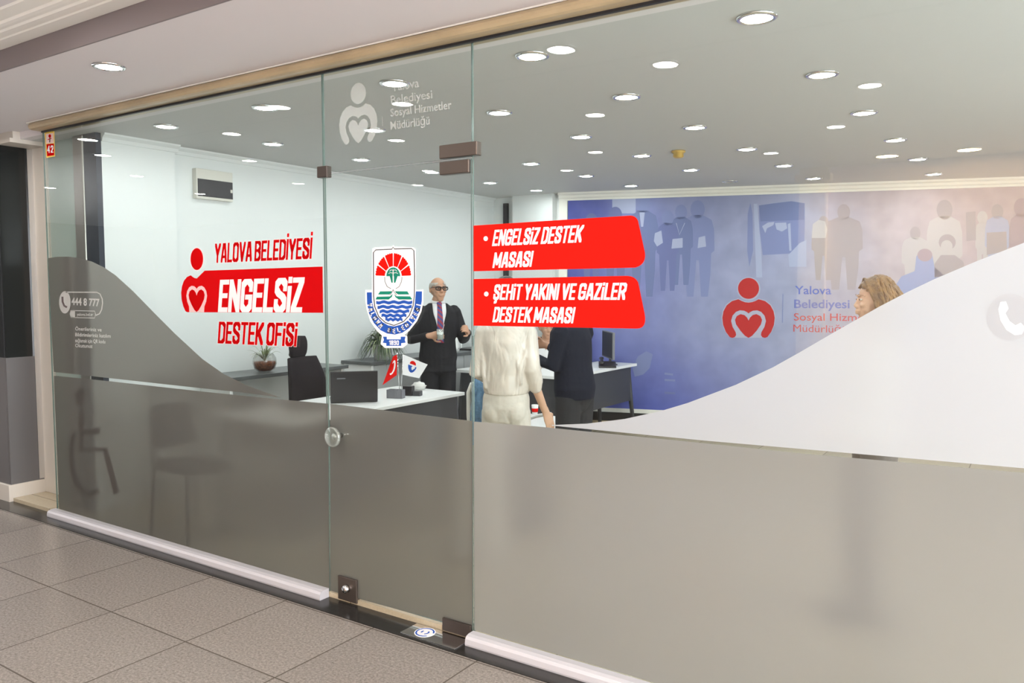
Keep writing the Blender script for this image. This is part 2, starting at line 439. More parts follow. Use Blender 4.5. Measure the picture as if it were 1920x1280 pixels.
def tag(o, label, cat, group=None):
    o['label'] = label; o['category'] = cat
    if group: o['group'] = group
    return o
def thing(name, label, cat, loc=(0, 0, 0), rz=0.0, group=None):
    o = bpy.data.objects.new(name, None); COL.objects.link(o)
    o.empty_display_size = 0.1
    o.location = loc; o.rotation_euler = (0, 0, rz)
    return tag(o, label, cat, group)
def struct(o):
    o['kind'] = 'structure'; return o
def child_label(o, l): o['label'] = l; return o

# ================================================================== ROOM SHELL
ZC = 2.69        # office ceiling
ZS = 2.74        # mall soffit
ZU = 2.845       # mall upper ceiling
ZF = 0.03        # office floor
XL = -5.60       # office left wall
b = MB(); b.box(-16, 3.2, -4.5, 2.72, -0.1, 0, 'mall_floor'); struct(b.build('floor'))
b = MB(); b.box(-9, 3.2, 2.72, 2.868, -0.1, 0.004, 'black_stone'); struct(b.build('trim_1'))
b = MB(); b.box(-6.46, 3.2, 2.868, 9.9, -0.1, ZF, 'office_floor'); struct(b.build('floor_office'))
b = MB(); b.box(-9, 3.2, 2.08, 2.93, ZS, ZS + 0.06, 'soffit')
b.box(-9, 3.2, 2.93, 3.0, ZC, ZS + 0.06, 'soffit'); struct(b.build('ceiling_soffit'))
b = MB(); b.box(-9, 3.2, 2.07, 2.08, ZS, ZU + 0.02, 'riser'); struct(b.build('trim_2'))
b = MB(); b.box(-16, 3.2, -4.5, 2.08, ZU + 0.02, ZU + 0.1, 'soffit'); struct(b.build('ceiling_mall'))
# stepped plaster moulding beside the riser
b = MB()
prof = [(2.068, ZU + 0.02), (2.068, ZU), (1.99, ZU), (1.985, ZU + 0.006), (1.965, ZU + 0.006), (1.96, ZU + 0.001), (1.935, ZU + 0.001), (1.925, ZU + 0.008),
        (1.905, ZU + 0.008), (1.90, ZU + 0.003), (1.88, ZU + 0.005), (1.87, ZU + 0.013), (1.80, ZU + 0.014), (1.79, ZU + 0.02)]
b.prism(prof, 'x', -9, 3.2, 'cornice'); struct(b.build('trim_3'))
b = MB(); b.box(-6.44, 3.2, 3.0, 9.9, ZC, ZC + 0.1, 'ceil'); struct(b.build('ceiling'))
# left wall of the office, with its projecting pier at the glass end
b = MB(); b.box(XL - 0.25, XL, 3.70, 8.2, 0, ZC, 'wall'); b.box(XL - 0.25, XL + 0.07, 3.13, 3.70, 0, ZC, 'wall'); struct(b.build('wall_left'))
b = MB()
for y0, y1, x in ((3.13, 3.72, XL + 0.07), (3.70, 8.0, XL)):
    b.prism([(x, ZC - 0.055), (x + 0.012, ZC - 0.055), (x + 0.02, ZC - 0.03), (x + 0.045, ZC - 0.012), (x + 0.05, ZC), (x, ZC)], 'y', y0, y1, 'wall')
struct(b.build('trim_4'))
b = MB(); b.box(XL - 0.09, XL + 0.07, 3.09, 3.13, 0, ZC, 'wall_end'); struct(b.build('trim_5'))
b = MB(); b.box(-5.82, XL - 0.09, 3.08, 3.14, 0, ZC, 'silver', 0.01); struct(b.build('trim_6'))
b = MB(); b.box(-6.25, -5.82, 3.12, 3.16, 0, ZC, 'green_wall'); struct(b.build('wall_recess'))
# back wall, white column and mural wall
b = MB(); b.box(XL, -4.6, 8.02, 8.2, 0, ZC, 'wall'); struct(b.build('wall_back'))
b = MB(); b.box(-5.27, -4.72, 7.93, 8.03, 0, ZC, 'wall'); struct(b.build('wall_column'))
b = MB(); b.box(-5.44, -5.38, 7.985, 8.02, 0, 2.62, 'blackplastic'); struct(b.build('trim_7'))
mrot = math.atan(0.307)
def at_mural(o): o.location = MA; o.rotation_euler = (0, 0, mrot); return o
b = MB(); b.box(-0.12, 8.0, 0.012, 0.2, 0, ZC, 'wall'); struct(at_mural(b.build('wall_mural')))
b = MB()
b.prism([(0.012, 2.605), (-0.015, 2.605), (-0.02, 2.625), (-0.045, 2.635), (-0.055, 2.66), (-0.085, 2.67), (-0.09, ZC), (0.012, ZC)], 'x', -0.1, 8.0, 'cornice')
b.box(-0.1, -0.005, -0.01, 0.012, 0.2, 2.605, 'cornice')
struct(at_mural(b.build('trim_8')))
b = MB(); b.box(-0.1, 8, -0.012, 0.012, 0.20, 0.245, 'cornice'); b.box(-0.1, 8, -0.02, 0.012, 0.10, 0.20, 'baseboard'); b.box(-0.1, 8, -0.012, 0.012, ZF, 0.10, 'beige_stone')
struct(at_mural(b.build('baseboard_back')))
b = MB(); b.box(3.0, 3.2, 2.9, 3.05, 0, ZC, 'wall'); b.box(3.0, 3.2, 5.0, 9.9, 0, ZC, 'wall'); b.box(3.0, 3.2, 3.05, 5.0, 0, 0.3, 'wall'); b.box(3.0, 3.2, 3.05, 5.0, 2.4, ZC, 'wall'); struct(b.build('wall_right'))
b = MB(); b.box(3.10, 3.12, 3.05, 5.0, 0.3, 2.4, 'added_daylight'); b.box(3.05, 3.14, 4.0, 4.05, 0.3, 2.4, 'rail'); struct(b.build('added_light_panel'))  # added unseen glowing panel, brightens the film towards the right
# neighbouring shop front at the far left
b = MB()
b.box(-9, -6.46, 2.86, 3.2, 0.13, 1.09, 'grey_panel'); b.box(-9, -6.46, 2.86, 3.2, 1.09, 2.66, 'dark_glass')
b.box(-6.47, -6.44, 2.862, 3.13, 0.13, 1.09, 'grey_panel'); b.box(-6.47, -6.44, 2.862, 3.13, 1.09, 2.66, 'dark_glass')
b.box(-9, -6.43, 2.84, 3.13, 0.0, 0.13, 'cream_post', 0.004)
struct(b.build('wall_shop'))
b = MB(); b.box(-9, -6.24, 2.86, 3.2, 2.66, 2.69, 'cream_post'); b.box(-9, -6.24, 2.88, 3.2, 2.69, ZS, 'cream_post'); struct(b.build('trim_9'))
b = MB(); b.box(-6.44, -6.24, 3.10, 3.2, ZF, 2.70, 'cream_post', 0.006); b.box(-6.44, -6.425, 3.06, 3.10, 0.14, 2.66, 'chrome'); struct(b.build('trim_10'))
# mall behind the viewer: bright wall, pilaster and dark shop opposite
b = MB(); b.box(-2.0, 3.2, -3.25, -3.1, 0, ZU + 0.02, 'opp_wall'); struct(b.build('wall_opposite'))
b = MB(); b.box(-2.2, -1.92, -3.3, -3.02, 0, ZU + 0.02, 'opp_pilaster', 0.01); b.box(-2.24, -1.88, -3.3, -2.99, 2.72, 2.80, 'opp_pilaster', 0.01); struct(b.build('trim_11'))
b = MB(); b.box(-16, -2.1, -4.5, -4.4, 0, ZU + 0.02, 'grey_panel'); struct(b.build('wall_far'))
b = MB(); b.box(-16.1, -16, -4.5, 2.9, 0, ZU + 0.02, 'grey_panel'); struct(b.build('wall_end'))
# beam over the glass and white bottom rails
b = MB()
prof = [(2.932, 2.686), (2.80, 2.685), (2.785, 2.69), (2.777, 2.702), (2.777, 2.715), (2.785, 2.728), (2.80, 2.733), (2.932, 2.733)]
b.prism(prof, 'x', -5.80, 3.2, 'beam'); b.box(-5.78, 3.2, 2.852, 2.869, 2.674, 2.686, 'black'); struct(b.build('trim_12'))
b = MB(); b.box(-5.85, 3.2, 2.79, 2.93, 2.733, ZS, 'cornice'); struct(b.build('trim_13'))
def rail(x0, x1, nm):
    b = MB()
    prof = [(2.865, 0.004), (2.802, 0.004), (2.80, 0.012), (2.803, 0.034), (2.812, 0.045), (2.83, 0.05), (2.865, 0.05)]
    b.prism(prof, 'x', x0, x1, 'rail', False)
    return struct(b.build(nm))
rail(-5.80, -3.052, 'trim_14'); rail(-2.118, 3.0, 'trim_15')

# ------------------------------------------------------------------ glass
def pane(nm, x0, x1, z0, z1):
    b = MB(); y0, y1 = YG, YG + 0.010
    b.add([(x0, y0, z0), (x1, y0, z0), (x1, y0, z1), (x0, y0, z1)], [[0, 1, 2, 3]], 'glass')
    b.add([(x0, y1, z0), (x1, y1, z0), (x1, y1, z1), (x0, y1, z1)], [[3, 2, 1, 0]], 'glass')
    for (xa, za, xb, zb) in ((x0, z0, x0, z1), (x1, z1, x1, z0), (x0, z1, x1, z1), (x1, z0, x0, z0)):
        b.add([(xa, y0, za), (xa, y1, za), (xb, y1, zb), (xb, y0, zb)], [[0, 1, 2, 3]], 'gedge')
    return struct(b.build(nm, fix=False))
pane('window_1', -5.80, -3.056, 0.03, 2.70)
pane('window_2', -2.118, 3.0, 0.03, 2.70)
pane('window_3', -3.048, -2.124, 2.187, 2.70)
door = pane('door_1', -3.044, -2.128, 0.042, 2.180)

def hardware():
    # acrylic knob either side of the door glass
    c = G(640, 815.5)
    k = MB()
    Mk = Matrix.Translation((c.x, YG, c.y)) @ Matrix.Rotation(PI / 2, 4, 'X')
    disc = [(0.0, 0.050), (0.044, 0.050), (0.052, 0.056), (0.052, 0.066), (0.046, 0.071), (0.0, 0.071)]
    rim = [(0.046 + 0.0055 * math.cos(2 * PI * i / 10), 0.061 + 0.009 * math.sin(2 * PI * i / 10)) for i in range(11)]
    for Mq in (Mk, Matrix.Translation((c.x, YG + 0.01, c.y)) @ Matrix.Rotation(-PI / 2, 4, 'X')):
        k.lathe(disc, 'bowlglass', M4=Mq, n=32); k.lathe(rim, 'clearplastic', M4=Mq, n=32)
        k.lathe([(0.014, 0.0), (0.010, 0.02), (0.010, 0.048), (0.016, 0.052), (0.0, 0.052)], 'chrome', M4=Mq, n=18)
    child_label(k.build('knob', door), 'round clear acrylic knob')
    # corner lock with chrome cylinder
    l = MB(); p0 = G(637, 1136); p1 = G(671, 1099)
    zl0, zl1 = 0.012, 0.135
    l.box(p0.x, p1.x, YG - 0.012, YG + 0.022, zl0, zl1, 'steel', 0.003)
    lo = child_label(l.build('lock', door), 'square bronze lock with chrome cylinder')
    cx = (p0.x + p1.x) / 2
    c2 = MB(); c2.lathe([(0.0, 0.026), (0.016, 0.022), (0.022, 0.012), (0.022, 0.0)], 'chrome', M4=Matrix.Translation((cx, YG - 0.012, 0.08)) @ Matrix.Rotation(PI / 2, 4, 'X'), n=20)
    c2.build('lock_cylinder', lo)
    # lower pivot patch and upper one
    q0 = G(832, 1180); q1 = G(885, 1190)
    h = MB(); h.box(q0.x, -2.13, YG - 0.012, YG + 0.022, 0.012, 0.072, 'dsteel', 0.003)
    child_label(h.build('pivot_patch', door), 'dark steel bottom pivot patch')
    h = MB(); h.box(-2.295, -2.130, YG - 0.013, YG + 0.023, 2.118, 2.176, 'steel', 0.004)
    child_label(h.build('pivot_patch', door), 'bronze top pivot patch')
hardware()
b = MB(); b.box(-2.295, -2.085, YG - 0.014, YG + 0.024, 2.190, 2.250, 'steel', 0.004)
tag(b.build('glass_clamp'), 'wide bronze clamp joining the transom to the right pane above the door', 'clamp')
b = MB(); b.box(-3.085, -3.015, YG - 0.013, YG + 0.023, 2.165, 2.222, 'dsteel', 0.004)
tag(b.build('corner_clamp'), 'small dark square clamp at the top left corner of the glass door', 'clamp')
# floor spring plate with its round sticker
def floor_plate():
    t = thing('floor_spring', 'flat steel floor spring plate under the door pivot with a round sticker', 'floor plate', (-2.28, 2.80, 0.004))
    b = MB(); b.box(-0.17, 0.15, -0.06, 0.06, 0, 0.004, 'chrome', 0.001); b.build('plate', t)
    b = MB(); b.lathe([(0.0, 0.0052), (0.05, 0.0052), (0.05, 0.0042)], 'white', n=28, smooth=False, loc=(-0.07, 0, 0))
    for a0, a1, r0, r1 in ((0.3, 5.6, 0.038, 0.046), (2.6, 3.9, 0.012, 0.020), (5.2, 7.3, 0.014, 0.022)):
        pts = []
        for k in range(13): a = a0 + (a1 - a0) * k / 12; pts.append((-0.07 + r1 * math.cos(a), r1 * math.sin(a), 0.0056))
        for k in range(12, -1, -1): a = a0 + (a1 - a0) * k / 12; pts.append((-0.07 + r0 * math.cos(a), r0 * math.sin(a), 0.0056))
        b.poly(pts, 'blue')
    child_label(b.build('sticker', t), 'round white sticker with blue marks')
floor_plate()

# ================================================================== DECALS AND LETTERING
class Decal:
    """flat vinyl on a plane; layers lie a fraction of a millimetre above each other"""
    def __init__(self, fn): self.fn = fn; self.b = MB(); self.k = 0
    def p(self, q): return self.fn(*q)
    def uv(self, pts, mt, lay=None, e=0.0):
        lay = self.k if lay is None else lay
        self.b.poly([(u, -0.0004 * (lay + 1) - e, v) for u, v in pts], mt)
    def poly(self, pts, mt, lay=None): self.uv([self.p(q) for q in pts], mt, lay)
    def ellipse(self, c, rx, ry, mt, lay=None, n=32, a0=0, a1=2 * PI):
        self.poly([(c[0] + rx * math.cos(a0 + (a1 - a0) * k / n), c[1] + ry * math.sin(a0 + (a1 - a0) * k / n)) for k in range(n)], mt, lay)
    def stroke(self, pts, wd, mt, lay=None, closed=False):
        """ribbon of pixel width wd (horizontal) along pixel points"""
        lay = self.k if lay is None else lay
        P = [Vector(q) for q in pts]; n = len(P); L_ = []; R_ = []
        for i in range(n):
            a = P[(i - 1) % n] if (closed or i > 0) else P[i]; c = P[(i + 1) % n] if (closed or i < n - 1) else P[i]
            d = (c - a).normalized(); nn = Vector((-d.y, d.x)) * wd / 2
            L_.append(P[i] + nn); R_.append(P[i] - nn)
        rng = range(n if closed else n - 1)
        for i in rng:
            j = (i + 1) % n
            self.poly([L_[i], L_[j], R_[j], R_[i]], mt, lay)
    def done(self, name, origin_rot=None):
        V = self.b.v                       # every face looks out of the plane towards the viewer's side
        for i, f in enumerate(self.b.f):
            if sum(V[f[k]][0] * V[f[(k + 1) % len(f)]][2] - V[f[(k + 1) % len(f)]][0] * V[f[k]][2] for k in range(len(f))) < 0: self.b.f[i] = f[::-1]
        xs = [v[0] for v in self.b.v]; zs = [v[2] for v in self.b.v]
        cx = (min(xs) + max(xs)) / 2; cz = min(zs)
        self.b.v = [(v[0] - cx, v[1], v[2] - cz) for v in self.b.v]
        o = self.b.build(name, fix=False)
        if origin_rot == 'mural':
            o.location = MA + MD * cx + Vector((0, 0, cz)); o.rotation_euler = (0, 0, mrot)
        else:
            o.location = (cx, YG, cz)
        return o, (cx, cz)

# heavy condensed capitals drawn with a broad nib: polylines in a unit box
GL = {
 'A': (0.36, [[(0, 0), (.36, 1), (.64, 1), (1, 0)], [(.17, .26), (.83, .26)]]),
 'B': (0.34, [[(0, 0), (0, 1), (.72, 1), (1, .88), (1, .66), (.72, .53), (0, .53)], [(.72, .53), (1, .40), (1, .12), (.72, 0), (0, 0)]]),
 'D': (0.34, [[(0, 0), (0, 1), (.66, 1), (1, .87), (1, .13), (.66, 0), (0, 0)]]),
 'E': (0.28, [[(1, 0), (0, 0), (0, 1), (1, 1)], [(0, .51), (.85, .51)]]),
 'F': (0.28, [[(0, 0), (0, 1), (1, 1)], [(0, .5), (.85, .5)]]),
 'G': (0.35, [[(1, .72), (1, .88), (.7, 1), (.3, 1), (0, .88), (0, .12), (.3, 0), (.7, 0), (1, .12), (1, .45), (.55, .45)]]),
 'H': (0.35, [[(0, 0), (0, 1)], [(1, 0), (1, 1)], [(0, .5), (1, .5)]]),
 'I': (0.0, [[(0, 0), (0, 1)]]),
 'i': (0.0, [[(0, 0), (0, .72)], [(0, .99), (0, 1.03)]]),
 'İ': (0.0, [[(0, 0), (0, 1)], [(0, 1.27), (0, 1.31)]]),
 'K': (0.36, [[(0, 0), (0, 1)], [(1, 1), (.1, .42)], [(.3, .6), (1, 0)]]),
 'L': (0.27, [[(0, 1), (0, 0), (1, 0)]]),
 'M': (0.48, [[(0, 0), (0, 1), (.5, .2), (1, 1), (1, 0)]]),
 'N': (0.36, [[(0, 0), (0, 1), (1, 0), (1, 1)]]),
 'O': (0.34, [[(.3, 0), (0, .12), (0, .88), (.3, 1), (.7, 1), (1, .88), (1, .12), (.7, 0), (.3, 0)]]),
 'R': (0.35, [[(0, 0), (0, 1), (.7, 1), (1, .88), (1, .60), (.7, .47), (0, .47)], [(.55, .47), (1, 0)]]),
 'S': (0.34, [[(1, .72), (1, .88), (.7, 1), (.3, 1), (0, .88), (0, .68), (.25, .56), (.75, .45), (1, .33), (1, .12), (.7, 0), (.3, 0), (0, .12), (0, .28)]]),
 'Ş': (0.34, [[(1, .72), (1, .88), (.7, 1), (.3, 1), (0, .88), (0, .68), (.25, .56), (.75, .45), (1, .33), (1, .12), (.7, 0), (.3, 0), (0, .12), (0, .28)], [(.55, -.05), (.55, -.2), (.3, -.28)]]),
 'T': (0.32, [[(0, 1), (1, 1)], [(.5, 1), (.5, 0)]]),
 'V': (0.36, [[(0, 1), (.5, 0), (1, 1)]]),
 'Y': (0.36, [[(0, 1), (.5, .42), (1, 1)], [(.5, .42), (.5, 0)]]),
 'Z': (0.30, [[(0, 1), (1, 1), (0, 0), (1, 0)]]),
 '1': (0.16, [[(0, .8), (1, 1), (1, 0)]]),
 '8': (0.30, [[(.5, .53), (0, .7), (0, .9), (.3, 1), (.7, 1), (1, .9), (1, .7), (.5, .53), (0, .36), (0, .1), (.3, 0), (.7, 0), (1, .1), (1, .36), (.5, .53)]]),
 '9': (0.30, [[(0, .12), (.3, 0), (.7, 0), (1, .12), (1, .88), (.7, 1), (.3, 1), (0, .88), (0, .6), (.3, .48), (1, .5)]]),
 '0': (0.30, [[(.3, 0), (0, .12), (0, .88), (.3, 1), (.7, 1), (1, .88), (1, .12), (.7, 0), (.3, 0)]]),
 '4': (0.32, [[(.75, 0), (.75, 1), (0, .3), (1, .3)]]),
 '2': (0.30, [[(0, .75), (0, .88), (.3, 1), (.7, 1), (1, .88), (1, .62), (0, 0), (1, 0)]]),
}
def hexa(p, q, sx, sy):
    pts = [(p[0] + a * sx, p[1] + c * sy) for a in (-.5, .5) for c in (-.5, .5)] + [(q[0] + a * sx, q[1] + c * sy) for a in (-.5, .5) for c in (-.5, .5)]
    pts = sorted(set((round(x, 5), round(y, 5)) for x, y in pts))
    def half(ps):
        h = []
        for r in ps:
            while len(h) >= 2 and (h[-1][0] - h[-2][0]) * (r[1] - h[-2][1]) - (h[-1][1] - h[-2][1]) * (r[0] - h[-2][0]) <= 0: h.pop()
            h.append(r)
        return h
    lo = half(pts); up = half(pts[::-1])
    return lo[:-1] + up[:-1]
def cond_shapes(txt, sx=0.125, sy=0.135, gap=0.035, space=0.16):
    """list of polygons in em units, and total width"""
    x = 0; out = []
    for ch in txt:
        if ch == ' ': x += space; continue
        wd, strokes = GL[ch]
        for st in strokes:
            q = [(x + sx / 2 + a * wd, sy / 2 + c * (1 - sy)) for a, c in st]
            for i in range(len(q) - 1): out.append(hexa(q[i], q[i + 1], sx, sy))
        x += wd + sx + gap
    return out, x - gap
def cond_text(d, txt, bl, br, tl, mt, lay, grow=0.0, **kw):
    sh, wd = cond_shapes(txt, **kw)
    O = d.p(bl); X = d.p(br) - O; Y = d.p(tl) - O
    for k_, pl in enumerate(sh):
        if grow:
            cx = sum(p[0] for p in pl) / len(pl); cy = sum(p[1] for p in pl) / len(pl)
            pl = [(p[0] + math.copysign(grow, p[0] - cx), p[1] + math.copysign(grow, p[1] - cy)) for p in pl]
        d.uv([O + X * (p[0] / wd) + Y * p[1] for p in pl], mt, lay, 2.5e-5 * (k_ % 14))
def font_shapes(txt, offset=0.0):
    c = bpy.data.curves.new('t', 'FONT'); c.body = txt; c.size = 1; c.offset = offset; c.resolution_u = 3
    o = bpy.data.objects.new('t', c); COL.objects.link(o)
    dg = bpy.context.evaluated_depsgraph_get()
    me = bpy.data.meshes.new_from_object(o.evaluated_get(dg))
    vs = [v.co.copy() for v in me.vertices]; fs = [list(p.vertices) for p in me.polygons]
    bpy.data.objects.remove(o); bpy.data.curves.remove(c); bpy.data.meshes.remove(me)
    return vs, fs
def font_text(d, txt, bl, br, tl, mt, lay, offset=0.012, cap=0.69):
    """bl, br, tl: pixel corners of the line's baseline and cap height"""
    vs, fs = font_shapes(txt, offset)
    x0 = min(v.x for v in vs); x1 = max(v.x for v in vs)
    O = d.p(bl); X = d.p(br) - O; Y = d.p(tl) - O
    pts = [O + X * ((v.x - x0) / (x1 - x0)) + Y * (v.y / cap) for v in vs]
    d.b.add([(q.x, -0.0004 * (lay + 1), q.y) for q in pts], fs, mt)

# person-with-heart mark: half outlines in the crop's units, mirrored
BODY_H = [(265, 657), (240, 648), (205, 600), (180, 535), (173, 470), (184, 410), (214, 355), (262, 317), (322, 300), (350, 315), (382, 327), (415, 331)]
INNER_H = [(415, 432), (402, 420), (375, 406), (335, 402), (298, 417), (267, 452), (254, 500), (268, 555), (296, 603), (301, 630), (288, 650)]
HEART_H = [(415, 497), (402, 470), (377, 446), (342, 437), (306, 455), (290, 490), (300, 532), (340, 590), (382, 637), (415, 656)]
def mir(h): return [(830 - x, y) for x, y in h]
BODY = BODY_H + mir(BODY_H)[::-1][1:] + mir(INNER_H)[::-1] + INNER_H[1:]
HEART = HEART_H + mir(HEART_H)[::-1][1:-1]
GAPP = INNER_H[:-2] + [(301, 657), (529, 657)] + mir(INNER_H[:-2])[::-1][:-1]
def mark(d, fmap, mt, lay, heart=True):
    """fmap: crop unit (x right -.5..+.5, y up 0..~0.74) to pixel"""
    def q(pt): return fmap((pt[0] - 415) / 480, (657 - pt[1]) / 480)
    d.poly([q(p) for p in BODY], mt, lay)
    if heart: d.poly([q(p) for p in HEART], mt, lay)
    d.poly([q((415 + 97 * math.cos(2 * PI * k / 32), 200 + 97 * math.sin(2 * PI * k / 32))) for k in range(32)], mt, lay)

DZ = 0.0016   # decals sit this far in front of the glass (over the frosted film)
def place(d, name, label, cat, dz=0.0):
    o, c = d.done(name); o.location.y = YG - dz; return tag(o, label, cat)

# ---- frosted films -------------------------------------------------
def film(pts, name, label, mt):
    d = Decal(G); d.poly(pts, mt); return place(d, name, label, 'window film', 0.0005)
film([(101, 704), (202, 714), (373, 733), (510, 747), (615.5, 756.5), (618, 1107), (111, 953)], 'frosted_film',
     'lower frosted film on the left glass pane with a faint wheelchair symbol', 'frost')
film([(90, 484), (110, 481), (130, 481), (150, 484), (172, 490), (195, 501), (217, 516), (250, 546), (290, 587), (330, 627), (380, 673), (420, 701), (460, 721), (500, 736), (528, 745),
      (505, 742), (450, 735), (373, 727), (200, 708), (101, 697)], 'frosted_film',
     'wave-topped grey frosted film high on the left glass pane behind the telephone number', 'frost')
film([(619.5, 756.5), (886, 789), (886, 1180), (680, 1124), (619.5, 1107)], 'frosted_film', 'frosted film across the lower half of the glass door', 'frost')
RG = [(888.5, 790), (1021, 800.5), (1350, 833.5), (1505, 850), (1920, 886)]
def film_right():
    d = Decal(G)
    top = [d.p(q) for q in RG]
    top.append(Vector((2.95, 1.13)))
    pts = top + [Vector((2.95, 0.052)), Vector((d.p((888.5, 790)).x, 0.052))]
    d.uv(pts, 'frost_lit'); return place(d, 'frosted_film', 'long frosted film along the bottom of the right glass pane', 'window film', 0.0005)
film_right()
def film_wave():
    d = Decal(G)
    up = [d.p(q) for q in [(1035, 796.5), (1100, 794), (1172, 785), (1240, 770), (1290, 755), (1380, 721), (1450, 688), (1500, 660), (1560, 625), (1650, 574), (1700, 548), (1750, 524), (1830, 490), (1920, 455)]]
    up += [Vector((0.15, 1.83)), Vector((0.4, 1.92)), Vector((0.8, 1.98)), Vector((1.4, 1.9)), Vector((2.95, 1.4))]
    lo = [d.p(q) for q in [(1035, 797.5), (1320, 825.5), (1505, 841.5), (1920, 877.5)]] + [Vector((2.95, 1.16))]
    d.uv(up + lo[::-1], 'frost_bright_lit')
    return place(d, 'frosted_film', 'large white wave of frosted film rising to the right on the right pane', 'window film', 0.0005)
film_wave()

# ---- wheelchair symbol --------------------------------------------
d = Decal(G)
d.ellipse((151, 743), 9.5, 18, 'smoke')
d.stroke([(152.5, 769), (152.5, 842), (196, 842), (217, 925)], 11, 'smoke')
d.stroke([(152.5, 808), (186, 808)], 11, 'smoke')
d.stroke([(140, 812), (134, 835), (133, 862), (139, 893), (151, 915), (166, 926), (184, 920)], 10, 'smoke')
o = place(d, 'wheelchair_symbol', 'dark wheelchair symbol behind the frosted film at the far left', 'symbol', -0.0125)

# ---- telephone block ----------------------------------------------
d = Decal(G)
d.ellipse((122, 566.5), 10.8, 21, 'etch', 0)
d.stroke([(117.5, 556), (118, 566), (121, 573), (126, 576)], 3.6, 'tint', 1)
d.stroke([(124, 547.5), (182, 547.8), (188, 551), (192, 560), (192.7, 568), (191, 580), (187, 588), (180, 591)], 2.2, 'etch', 0)
font_text(d, '444 8 777', (134.5, 571), (187, 574), (134.5, 558), 'etch', 0, 0.03)
d.stroke([(133, 582), (178, 583), (179.5, 589), (178, 596), (133, 595), (131.5, 588)], 1.3, 'etch', 0, True)
d.poly([(133, 582), (141, 582), (141, 595.3), (133, 595.3), (131.5, 588)], 'etch', 0)
font_text(d, 'yalova.bel.tr', (144.5, 591.5), (175, 592), (144.5, 586.5), 'etch', 0, 0.02)
for tx, x1, y0 in (('Önerileriniz ve', 191, 619), ('Bildirimleriniz katılım', 208, 630), ('sağlamak için QR kodu', 198, 641), ('Okutunuz', 174, 650.5)):
    font_text(d, tx, (141.5, y0), (x1, y0 + (x1 - 141) * 0.045), (141.5, y0 - 6.4), 'etch', 0, 0.02)
place(d, 'telephone_decal', 'pale telephone pill with number and small notice lines on grey frosting at far left', 'decal', 0.0012)
# ---- pale telephone disc at right ----------------------------------
d = Decal(G)
d.ellipse((1894, 594), 44, 44, 'etch_soft', 0)
d.poly([(1876, 566), (1886, 565), (1891, 578), (1885, 587), (1893, 602), (1904, 610), (1914, 605), (1922, 614), (1916, 626), (1903, 628), (1887, 618), (1876, 600), (1872, 580)], 'white', 1)
place(d, 'telephone_decal', 'faint round telephone icon on the white wave at far right', 'decal', 0.0012)

# ---- red banner: YALOVA BELEDIYESI ENGELSIZ DESTEK OFISI ------------
d = Decal(G)
def lm(u, v): return (369.3 + u * 58, 585 - v * 93)     # banner's own mark: narrower because seen obliquely
q = [lm((p[0] - 415) / 480, (657 - p[1]) / 480) for p in BODY_H]
d.poly(q[:1] + q[1:12] + [(384, 507.3), (605.3, 499.5), (606.3, 586.2), (387.8, 585.3)] + [(369.3, 585.3)], 'red2', 1)
d.poly([lm((p[0] - 415) / 480, (657 - p[1]) / 480) for p in GAPP], 'pink', 2)
d.poly([lm((p[0] - 415) / 480, (657 - p[1]) / 480) for p in HEART], 'red2', 3)
d.ellipse((369.4, 485.6), 13, 22, 'pink', 0); d.ellipse((369.4, 485.6), 11.8, 20.6, 'red2', 1)
cond_text(d, 'ENGELSiZ', (408.9, 585), (566.5, 585.6), (413.0, 524.5), 'white', 2, sx=0.16, sy=0.15, gap=0.025)
for (t_, bl, br, tl) in (('YALOVA BELEDİYESİ', (402.2, 492.8), (584.3, 485.0), (403.8, 456.7)), ('DESTEK OFiSi', (408.4, 643.4), (555.8, 649.6), (411.0, 602.7))):
    cond_text(d, t_, bl, br, tl, 'pink', 0, grow=0.018, sx=0.145, sy=0.14, gap=0.04)
    cond_text(d, t_, bl, br, tl, 'red2', 1, sx=0.145, sy=0.14, gap=0.04)
place(d, 'red_office_banner', 'red office name banner with heart figure on the left glass pane', 'sign', 0.0005)

# ---- two red bulleted panels ---------------------------------------
def arc_pts(c0, c1, c2, n=6):
    """smooth corner through control point c1"""
    return [tuple(Vector(c0) * (1 - t) ** 2 + Vector(c1) * 2 * t * (1 - t) + Vector(c2) * t * t) for t in [k / n for k in range(n + 1)]]
for (pts, lines, bul, lab) in (
    ([(888.2, 422.8)] + arc_pts((1178, 404.2), (1192, 402.5), (1196.5, 414)) + arc_pts((1209.5, 474), (1212.5, 496), (1191, 501.6)) + [(888.2, 508.4)],
     (('ENGELSiZ DESTEK', (922.7, 461.3), (1089.8, 454.2), (928.0, 430.8)), ('MASASI', (923.4, 502.3), (996.5, 500.0), (928.0, 473.2))), (911, 447.2),
     'upper red panel with one bullet line on the right pane beside the door'),
    ([(888.2, 522.9)] + arc_pts((1172, 517), (1191, 516), (1197, 530)) + arc_pts((1208.5, 586), (1215, 616), (1194, 615.8)) + [(888.2, 610.3)],
     (('ŞEHiT YAKINI VE GAZiLER', (924.5, 562.0), (1171.8, 562.0), (928.5, 533.0)), ('DESTEK MASASI', (923.4, 603.8), (1074.5, 606.1), (928.0, 575.2))), (912.1, 551),
     'lower red panel for veterans and families on the right pane beside the door')):
    d = Decal(G); d.poly(pts, 'red', 0); d.ellipse(bul, 4.2, 4.6, 'white', 1, 16)
    for (t_, bl, br, tl) in lines: cond_text(d, t_, bl, br, tl, 'white', 1, sx=0.155, sy=0.15, gap=0.045, space=0.18)
    place(d, 'red_sign_panel', lab, 'sign', 0.0005)

